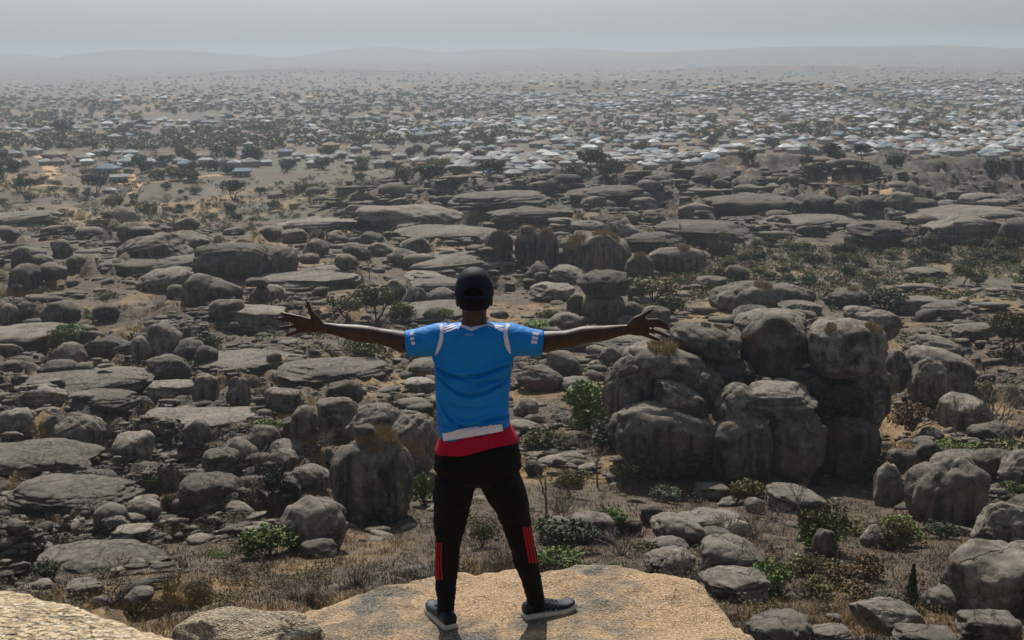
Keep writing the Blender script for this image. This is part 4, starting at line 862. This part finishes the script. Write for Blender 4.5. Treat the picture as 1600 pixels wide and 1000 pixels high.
def rows(lst, V, F, shrink=0.0, dy=0.0):                        # (u, v, half width px, half depth m, tilt)
    n = 40; base = len(V)
    for (u, v, a, b, t) in lst:
        s = pxm(v); c = PW(u, v, dy); c.z += b * (EYE.z - c.z) / c.y * float(sstep(540, 640, v))   # the back is nearer than the axis
        for j in range(n):
            an = 2 * math.pi * j / n; ca, sa = math.cos(an), math.sin(an); e = 2 / 2.4
            x = math.copysign(abs(ca) ** e, ca) * (a * s - shrink); y = math.copysign(abs(sa) ** e, sa) * (b - shrink)
            V.append(c + Vector((x, y, -t * x)))
    for i in range(len(lst) - 1):
        for j in range(n): p, q = base + i * n + j, base + i * n + (j + 1) % n; F.append((p, q, q + n, p + n))
    F.append(tuple(base + j for j in range(n))[::-1]); F.append(tuple(base + (len(lst) - 1) * n + j for j in range(n)))
TORSO = [(741, 506, 26, .062, 0), (741, 508, 45, .078, 0), (741, 513, 56, .092, 0), (741, 522, 63, .102, 0), (740, 540, 64, .112, 0), (740, 560, 63, .118, 0), (739, 585, 60, .117, -.02), (739, 610, 58.5, .114, -.05), (738, 640, 57, .112, -.1), (739, 662, 56.5, .114, -.14), (742, 682, 55, .117, -.17), (742, 687.5, 55.5, .119, -.17)]
ARM_L = [(690, 528, 13), (660, 532, 14), (636, 535, 16), (630, 534.5, 17.6), (612, 529, 14.5), (592, 525, 12.6), (575, 522.5, 13.6), (557, 520.5, 13.6), (530, 516, 10.2), (512, 512.5, 8.2), (502, 511, 7.6)]
ARM_R = [(792, 528, 13), (822, 532, 14), (846, 535, 16), (852, 534.5, 17.6), (868, 532, 15.5), (886, 529.5, 13.4), (911, 523.5, 14.0), (928, 522, 13.4), (945, 520.5, 12.0), (968, 516.5, 9.2), (981, 515, 8.2)]
FIN_L = [[(465, 495.5), (452, 492.5), (441, 490)], [(462.5, 501.5), (447, 499), (435, 498)], [(464, 509), (449, 511), (438, 512.5)], [(468, 516.5), (457, 521), (448, 524)]]
FIN_R = [[(1006, 501), (1028, 500.5), (1042, 507)], [(1008, 508), (1030, 508.5), (1045.5, 514)], [(1007.5, 515.5), (1027, 518.5), (1041, 524.5)], [(1004, 521.5), (1018, 527), (1029, 531)]]
TH_L = [(501, 507), (494, 497), (485.5, 488.5), (480.5, 473)]; TH_R = [(984, 508), (992.5, 499), (1004, 494), (1015.5, 486)]
LEG_L = [(712, 748, 31), (708, 770, 30), (705.5, 792, 27), (702.5, 826, 22), (700, 850, 18), (698, 880, 17.6), (696.5, 915, 15.5), (697, 940, 12.8), (696, 962, 12)]
LEG_R = [(780, 745, 31), (790, 768, 30), (800, 792, 26), (806.5, 817, 21), (810, 832, 19.5), (816, 852, 18.6), (820.5, 873, 18.5), (830, 905, 14.8), (836, 931, 13.4), (838, 950, 12.5)]
footdy = {0: FL.y - YP, 1: FR.y - YP}
def legpath(L, k, sh=0.0):
    n = len(L); pts = []; rad = []
    for i, (u, v, r) in enumerate(L):
        t = i / (n - 1); pts.append(PW(u, v, footdy[k] * t)); s = pxm(v); r *= 1.07; rad.append((max(.02, r * s - sh), max(.02, r * s * 1.06 - sh)))
    return pts, rad
# body: one continuous skin
V, F = [], []
rows(TORSO[2:], V, F, .032)
rows([(746, 690, 56, .112, -.1), (746, 715, 62, .118, -.05), (746, 745, 64, .12, 0), (746, 764, 50, .10, 0)], V, F, .016)
tube([PW(740, 700), PW(740, 640)], [(.13, .085), (.13, .085)], X_, V=V, F=F)
for L, Fi, Th, sg in ((ARM_L, FIN_L, TH_L, -1), (ARM_R, FIN_R, TH_R, 1)):
    s = pxm(525); tube([PW(u, v) for u, v, r in L], [(r * s, r * s * (1.0 if i < 9 else .8)) for i, (u, v, r) in enumerate(L)], Z_, V=V, F=F)
    wu, wv, wr = L[-1]
    for q, fi in enumerate(Fi):
        k0 = fi[0]; off = (-1.5 + q) * 2.2
        tube([PW(wu, wv + off * .8), PW((wu + k0[0]) / 2, (wv + off + k0[1]) / 2, -.004), PW(*k0, -.004)], [(.015, .013), (.0145, .0125), (.0115, .0105)], Z_, 12, V, F)
        bend = [-.004, .004, .018]
        tube([PW(u, v, bend[i]) for i, (u, v) in enumerate(fi)], [.0108, .0098, .0086], Z_, 12, V, F); ell(PW(*fi[2], bend[2]), .0088, .0088, .0088, V, F, 10, 6)
    tube([PW(u, v, d) for (u, v), d in zip(Th, (0, .004, .0, -.006))], [.016, .0155, .0128, .0092], X_, 12, V, F); ell(PW(*Th[3], -.006),   .0094, .0094, .0094, V, F, 10, 6)
    ell(PW((wu + Fi[1][0][0]) / 2 , (wv + (Fi[1][0][1] + Fi[2][0][1]) / 2) / 2, 0), .038, .013, .026, V, F, 16, 8)
for k, L in ((0, LEG_L), (1, LEG_R)):
    p, r = legpath(L, k, .012); tube(p, r, X_, V=V, F=F)
    foot = FL if k == 0 else FR; tube([p[-1], foot + Vector((0, 0, .06))], [.03, .03], X_, V=V, F=F)
hc = PW(741, 461, .012)
tube([PW(741, 515, 0), PW(741, 500, 0), PW(741, 488, .004), PW(741, 470, .012)], [(.075, .07), (.060, .062), (.058, .064), (.06, .075)], X_, V=V, F=F)
ell(hc, .078, .098, .113, V, F); ell(hc + Vector((0, .035, -.055)), .056, .062, .062, V, F)               # skull and jaw
ell(hc + Vector((0, .102, -.022)), .014, .016, .022, V, F); ell(hc + Vector((0, .09, -.062)), .024, .012, .010, V, F); ell(hc + Vector((0, .088, .018)), .05, .012, .012, V, F)
for s_ in (-1, 1): ell(hc + Vector((s_ * .081, -.002, -.028)), .009, .018, .030, V, F, 14, 8)
man_me = fuse('person', V, F, .0048, 2)
b = NB('skin'); n = b.noise(30, 4); b.color(b.ramp(n, [(.3, (.045, .022, .014)), (.7, (.075, .038, .025))])); b.b.inputs['Roughness'].default_value = .5; b.b.inputs['Specular IOR Level'].default_value = .3
b.normal(b.bump(b.noise(140, 3), .0015, .5)); M['skin'] = b.m
man = add('person', man_me, M['skin'], label='man in blue shirt and black trousers, arms outstretched, seen from behind', cat='person')
# shirt
def fabric(name, c, rough=.75, sheen=.0, weave=900):
    b = NB(name); n = b.noise(9, 4); b.color(b.ramp(n, [(.3, tuple(x * .88 for x in c)), (.7, tuple(min(1, x * 1.1) for x in c))])); b.b.inputs['Roughness'].default_value = rough
    if sheen: b.b.inputs['Sheen Weight'].default_value = sheen
    b.normal(b.bump(b.noise(weave, 2), .0008, .5)); return b.m
M['blue'] = fabric('blue_jersey', (.0015, .21, .60), .6); M['white'] = fabric('white_trim', (.74, .70, .82), .7); M['red'] = fabric('red_cloth', (.42, .004, .03), .8); M['black'] = fabric('black_fleece', (.0065, .0062, .0065), .9); M['redstripe'] = fabric('red_stripe', (.36, .012, .02), .8)
M['navy'] = fabric('navy_cap', (.007, .011, .024), .7); M['hair'] = plain('hair', (.006, .005, .005), .8, bump=(300, .003)); M['shoe'] = plain('shoe_leather', (.010, .014, .026), .45, .3, 30); M['sole'] = plain('shoe_sole', (.50, .45, .39), .8, .15, 30); M['grey_trim'] = plain('silver_trim', (.40, .42, .38), .6)
V, F = [], []
rows(TORSO, V, F)
SL = [(702, 529, 25), (686, 530, 26), (668, 533, 24), (650, 535, 21.5), (634.5, 536.5, 20.6)]; SR = [(780, 529, 25), (796, 530, 26), (814, 533, 24), (832, 535, 21.5), (848, 536.5, 20.6)]
for L in (SL, SR): s = pxm(530); tube([PW(u, v) for u, v, r in L], [(r * s, r * s * 1.02) for u, v, r in L], Z_, 28, V, F)
sm = fuse('shirt', V, F, .0055, 5)
co = np.empty(len(sm.vertices) * 3, np.float32); sm.vertices.foreach_get('co', co); co = co.reshape(-1, 3); no = np.array([v.normal[:] for v in sm.vertices]); uv = np.array([proj(p) for p in co])
def creases(uv, lst):
    d = np.zeros(len(uv))
    for pts, A_, w_ in lst:
        xs = [p[0] for p in pts]; ys = [p[1] for p in pts]; q = np.polyfit(xs, ys, min(3, len(pts) - 1)); vc = np.polyval(q, uv[:, 0]); dv = uv[:, 1] - vc
        m = sstep(xs[0] - 6, xs[0] + 8, uv[:, 0]) * (1 - sstep(xs[-1] - 8, xs[-1] + 6, uv[:, 0]))
        d += m * A_ * (.9 * np.exp(-((dv + 1.3 * w_) / (1.1 * w_)) ** 2) - np.exp(-(dv / (.65 * w_)) ** 2) + .4 * np.exp(-((dv - 1.5 * w_) / (1.3 * w_)) ** 2))
    return d
cr = creases(uv, [([(676, 566), (700, 585), (725, 589), (765, 581), (800, 568)], .0085, 4.5), ([(682, 580), (705, 608), (730, 616), (765, 610), (798, 590)], .008, 4.5), ([(682, 610), (695, 648), (720, 660), (760, 660), (796, 655)], .008, 4.5), ([(720, 592), (750, 598), (790, 588)], .004, 3.5), ([(700, 630), (740, 640), (790, 622)], .003, 4), ([(683, 664), (735, 668), (795, 660)], .005, 3.5)])
P3 = co / np.array([.05, .06, .022]); cr += .002 * fbm(P3, 5, 3)
slv = sstep(60, 80, np.abs(uv[:, 0] - 741)); cr += slv * .0022 * fbm(co / np.array([.014, .05, .09]), 8, 3)
co = co + no * (2.5 * cr * np.clip(.35 + .65 * (-no[:, 1]), .2, 1))[:, None]; sm.vertices.foreach_set('co', co.astype(np.float32).ravel()); sm.update()
shirt = add('shirt', sm, M['blue'], parent=man, label='blue short-sleeved jersey with white piping')
def bvh_of(m): return BVHTree.FromPolygons([tuple(v.co) for v in m.vertices], [tuple(p.vertices) for p in m.polygons])
def strip(name, bv, line, parent, mat, off=.0022, across=4, n=24, label=None):
    L = [Vector((p[0], p[1])) for p in line]; hw = [p[2] for p in line]; cum = [0]
    for a, c in zip(L, L[1:]): cum.append(cum[-1] + (c - a).length)
    V, Fc, rowsn = [], [], 0
    for i in range(n + 1):
        t = cum[-1] * i / n; k = max(j for j in range(len(L) - 1) if cum[j] <= t + 1e-9); f = (t - cum[k]) / (cum[k + 1] - cum[k]); p = L[k].lerp(L[k + 1], f); h = hw[k] * (1 - f) + hw[k + 1] * f
        ka, kb = L[max(k - (f < .5), 0)], L[min(k + 1 + (f >= .5), len(L) - 1)]; tg = (kb - ka).normalized(); nn = Vector((-tg.y, tg.x)); row = []
        for j in range(across + 1):
            q = p + nn * h * (2 * j / across - 1); r = bv.ray_cast(EYE, ray(q.x, q.y).normalized())
            if r[0] is None: row = None; break
            row.append(r[0] + r[1] * off)
        if row is None: continue
        V += row; rowsn += 1
    if rowsn < 2: return None
    w_ = across + 1
    for i in range(rowsn - 1):
        for j in range(across): a = i * w_ + j; Fc.append((a, a + 1, a + w_ + 1, a + w_))
    m = bpy.data.meshes.new(name); m.from_pydata([tuple(v) for v in V], [], Fc); m.polygons.foreach_set('use_smooth', np.ones(len(Fc), bool))
    return add(name, m, M[mat], parent=parent, label=label)
sbv = bvh_of(sm)
strip('piping', sbv, [(689, 507, 2.6), (690.5, 516, 2.7), (689.5, 528, 3.0), (687, 540, 3.2), (683, 550, 2.2), (680.5, 556, .4)], shirt, 'white')
strip('piping', sbv, [(794.5, 507, 2.8), (790.5, 515, 3.0), (790, 526, 3.6), (793, 540, 3.6), (796, 549, 2.0), (797.5, 553, .4)], shirt, 'white')
strip('collar', sbv, [(718, 508.5, 2.2), (727, 511.5, 2.5), (736, 515.5, 2.7), (746, 511.5, 2.5), (759, 507.5, 2.2)], shirt, 'white', off=.004)
strip('collar', sbv, [(758, 507.5, 1.2), (768, 509.5, .9), (777, 514, .7)], shirt, 'white')
for ln in ([(713, 509, .8), (694, 515, 1.3)], [(714, 512.5, .8), (694, 519.5, 1.3)], [(709, 507.8, .7), (694, 511, 1.2)], [(772, 508.5, .7), (787, 511, 1.2)], [(774, 511, .7), (787, 515, 1.3)], [(777, 514.5, .7), (787, 518.5, 1.2)]): strip('shoulder_stripe', sbv, ln, shirt, 'white', n=10)
for (u, v) in ((643.5, 521.5), (644, 529), (645.5, 536)): strip('sleeve_stripe', sbv, [(u - 3, v + .6, 2.2), (u + 3.2, v - .4, 2.2)], shirt, 'white', n=6)
for (u, v) in ((837, 521.5), (835.8, 528), (834.6, 534.3)): strip('sleeve_stripe', sbv, [(u - 4.5, v - .3, 2.3), (u + 4.5, v + .8, 2.3)], shirt, 'white', n=6)
strip('hem_band', sbv, [(693.5, 682.5, 6.5), (715, 679, 6.6), (740, 674.5, 6.6), (765, 670, 6.4), (784, 667, 6.2)], shirt, 'white', n=40, off=.006)
tc = bpy.data.curves.new('neck_logo', 'FONT'); tc.body = 'adidas'; tc.align_x = 'CENTER'; tc.align_y = 'CENTER'; tc.size = .017; to = bpy.data.objects.new('neck_logo', tc); COL.objects.link(to)
tm = new_mesh_from(to); bpy.data.objects.remove(to); hit = sbv.ray_cast(EYE, ray(733, 523).normalized())
lo = add('neck_logo', tm, M['grey_trim'], parent=shirt); lo.matrix_basis = Matrix.Translation(hit[0] + Vector((0, -.004, .001))) @ Matrix.Rotation(math.radians(78), 4, 'X')
# red undershirt hem
V, F = [], []
rows([(742, 676, 53, .112, -.17), (743, 690, 58.5, .126, -.16), (744, 702, 64, .137, -.12), (744.5, 707, 66, .140, -.11)], V, F)
V2 = [(PW(742, 690) + (p - PW(742, 690)) * 1.0) for p in V]
um = raw('undershirt', V2, F)
for v in um.vertices:
    u_, v_ = proj(v.co)
    if v_ > 694: v.co.z -= (.012 * math.sin((u_ - 690) * .055) + .016 * (1 if u_ < 700 else 0) * sstep(700, 684, u_))
for p in um.polygons: p.use_smooth = True
add('undershirt', um, M['red'], parent=man, label='red shirt hem hanging out below the jersey')
# trousers
V, F = [], []
rows([(746, 698, 57, .115, -.14), (746, 706, 62, .122, -.1), (746, 722, 67, .128, -.03), (746, 742, 69, .128, 0), (747, 758, 58, .115, 0), (748, 764, 40, .09, 0)], V, F)
for k, L in ((0, LEG_L), (1, LEG_R)):
    p, r = legpath(L, k); tube(p, r, X_, 28, V, F)
    i = 3 if k == 0 else 4; c = p[i]; ell(c + Vector((0, 0, .0)), r[i][0] * 1.07, r[i][1] * 1.07, .06, V, F, 24, 10)       # loose cloth gathered over the knee
tm_ = fuse('trousers', V, F, .0058, 4)
co = np.empty(len(tm_.vertices) * 3, np.float32); tm_.vertices.foreach_get('co', co); co = co.reshape(-1, 3); no = np.array([v.normal[:] for v in tm_.vertices])
co = co + no * (.008 * fbm(co / np.array([.09, .09, .045]), 15, 3) * sstep(ZL + .1, ZL + .5, co[:, 2]) + .003 * fbm(co / np.array([.05, .05, .012]), 17, 2))[:, None]
tm_.vertices.foreach_set('co', co.astype(np.float32).ravel()); tm_.update()
trs = add('trousers', tm_, M['black'], parent=man, label='black tapered track trousers with red calf stripes')
tbv = bvh_of(tm_)
for a, c, e in ((682.6, 681.4, 682.4), (686, 685, 686), (690, 689.2, 690.6)): strip('leg_stripe', tbv, [(a, 848, 1.2), (c, 876, 1.25), (e, 906, 1.2)], trs, 'redstripe', across=2)
for a, c in ((817.5, 828), (822, 832.8), (826.6, 837.4)): strip('leg_stripe', tbv, [(a, 823, 1.5), ((a + c) / 2 - .5, 850, 1.6), (c, 880, 1.6)], trs, 'redstripe', across=2)
# shoes
def shoe(base, dirx, heel_off):
    d = Vector((dirx[0], dirx[1], 0)).normalized(); n = Vector((-d.y, d.x, 0)); org = base - d * heel_off
    st = [(0, .030, .070), (.012, .036, .082), (.05, .039, .092), (.09, .040, .090), (.13, .043, .074), (.18, .048, .060), (.225, .047, .050), (.26, .038, .042), (.28, .020, .034)]
    def loft(name, f, N=20):
        V, F = [], []
        for x, w_, t in st:
            for j in range(N): a = 2 * math.pi * j / N; y, z = f(a, w_, t); xx = x + (.006 if x > .25 else -.004 if x < .005 else 0) * (1 if name == 'sole' else 0); V.append(org + d * xx + n * y + Vector((0, 0, z + (.018 * max(0, (x - .2) / .08) ** 2))))
        k = len(st)
        for i in range(k - 1):
            for j in range(N): p, q = i * N + j, i * N + (j + 1) % N; F.append((p, q, q + N, p + N))
        F.append(tuple(range(N))[::-1]); F.append(tuple((k - 1) * N + j for j in range(N))); m = raw(name, V, F)
        for p in m.polygons: p.use_smooth = True
        return m
    sg = lambda x, e: math.copysign(abs(x) ** e, x)
    up = add('shoe', loft('shoe', lambda a, w_, t: (w_ * sg(math.cos(a), .8), .02 + (t - .02) / 2 + (t - .02) / 2 * sg(math.sin(a), .85))), M['shoe'], parent=man)
    so_ = add('sole', loft('sole', lambda a, w_, t: ((w_ + .005) * sg(math.cos(a), .6), .013 + .017 * sg(math.sin(a), .5))), M['sole'], parent=up)
    for s_ in (-1, 1):
        V, F = [], []
        for q, (x0, x1) in enumerate(((.10, .122), (.125, .147), (.15, .172))):
            b0 = len(V)
            for x, z in ((x0, .034), (x0 + .009, .034), (x1 + .009, .062 - q * .006), (x1, .062 - q * .006)):
                w_ = np.interp(x, [s[0] for s in st], [s[1] for s in st]); t = np.interp(x, [s[0] for s in st], [s[2] for s in st]); k_ = (z - .02 - (t - .02) / 2) / ((t - .02) / 2)
                V.append(org + d * x + n * s_ * (w_ * max(.05, 1 - abs(k_) ** 2.3) ** .45 + .0025) + Vector((0, 0, z)))
            F.append((b0, b0 + 1, b0 + 2, b0 + 3))
        add('side_stripe', raw('side_stripe', V, F), M['grey_trim'], parent=up)
    V, F = [], []
    for q in range(4):
        x = .115 + q * .022; tube([org + d * x + n * -.02 + Vector((0, 0, .083 - q * .008)), org + d * x + Vector((0, 0, .090 - q * .0085)), org + d * x + n * .02 + Vector((0, 0, .083 - q * .008))], [.003, .003, .003], Z_, 8, V, F)
    add('laces', raw('laces', V, F), M['navy'], parent=up)
shoe(Vector((PW(696, 962, footdy[0]).x, FL.y, ZL - .004)), (-.42, .9), .075)
shoe(Vector((PW(838, 950, footdy[1]).x, FR.y, ZL - .004)), (.9, .36), .07)
# hair and cap
V, F = [], []; ell(hc + Vector((0, -.006, .004)), .083, .099, .116, V, F, 28, 16); V = [Vector((p.x, p.y if p.z > hc.z - .012 else min(p.y, hc.y - .01 - .25 * (hc.z - p.z)), max(p.z, hc.z - .062))) for p in V]
hm = raw('hair', V, F)
for p in hm.polygons: p.use_smooth = True
add('hair', hm, M['hair'], parent=man, label='short black hair')
cz = PW(741, 464.5, -.05).z; cc_ = Vector((hc.x, hc.y - .002, cz)); N, K = 64, 26; V, F = [], []
for i in range(K + 1):
    ph = math.pi / 2 * i / K
    for j in range(N):
        a = 2 * math.pi * j / N; rr_ = abs(math.cos(ph)) ** .8; V.append(cc_ + Vector((.0915 * rr_ * math.cos(a), .107 * rr_ * math.sin(a), .131 * math.sin(ph) ** 1.0)))
for i in range(K):
    for j in range(N):
        p, q = i * N + j, i * N + (j + 1) % N; m_ = (V[p] + V[q + N]) / 2 - cc_
        if m_.y < 0 and m_.z > .013 and (m_.x / .044) ** 2 + ((m_.z - .013) / .043) ** 2 < 1: continue
        F.append((p, q, q + N, p + N))
cm = raw('cap', V, F); co_ = bpy.data.objects.new('t', cm); COL.objects.link(co_); so2 = co_.modifiers.new('s', 'SOLIDIFY'); so2.thickness = .0035; so2.offset = 1; cm2 = new_mesh_from(co_); bpy.data.objects.remove(co_)
for p in cm2.polygons: p.use_smooth = True
cap = add('cap', cm2, M['navy'], parent=man, label='dark navy baseball cap')
V, F = [], []; ell(cc_ + Vector((0, 0, .132)), .007, .007, .004, V, F, 12, 6); add('cap_button', raw('cap_button', V, F), M['navy'], parent=cap)
V = []; F = []
for i in range(13):
    a = math.pi * i / 12
    for rr2, zz in ((.98, .006), (1.0 + .72 * abs(math.sin(a)) ** .7, -.012 * math.sin(a))): V.append(cc_ + Vector((.0915 * math.cos(a) * (1 if rr2 < 1 else 1.02), .107 * math.sin(a) * rr2, zz)))
for i in range(12): F.append((2 * i, 2 * i + 2, 2 * i + 3, 2 * i + 1))
add('cap_brim', raw('cap_brim', V, F), M['navy'], parent=cap)
for s_ in (-1, 0, 1):                                            # raised seams over the crown
    V, F = [], []; pts = []
    for i in range(16):
        ph = math.pi / 2 * i / 15; a = -math.pi / 2 + s_ * math.pi / 3
        if s_ == 0 and .131 * math.sin(ph) < .058: continue
        rr_ = abs(math.cos(ph)) ** .8; pts.append(cc_ + Vector((.0955 * rr_ * math.cos(a), .111 * rr_ * math.sin(a), .1335 * math.sin(ph))))
    tube(pts, [.0013] * len(pts), X_, 6, V, F); add('cap_seam', raw('cap_seam', V, F), M['navy'], parent=cap)

# ---------------------------------------------------------------- haze
hb = boxmesh('haze', -17000, 17000, -17000, 17000, EYE.z - 120, EYE.z + 105)
hm_ = bpy.data.materials.new('haze'); hm_.use_nodes = True; ht = hm_.node_tree; ht.nodes.clear()
ho = ht.nodes.new('ShaderNodeOutputMaterial'); hv = ht.nodes.new('ShaderNodeVolumePrincipled'); hv.inputs['Color'].default_value = HAZE_COLOR; hv.inputs['Density'].default_value = HAZE_DENSITY; hv.inputs['Anisotropy'].default_value = .3
ht.links.new(hv.outputs[0], ho.inputs['Volume'])
hz = add('haze', hb, kind='stuff', label='pale haze filling the air over the valley', cat='haze'); hb.materials.append(hm_)
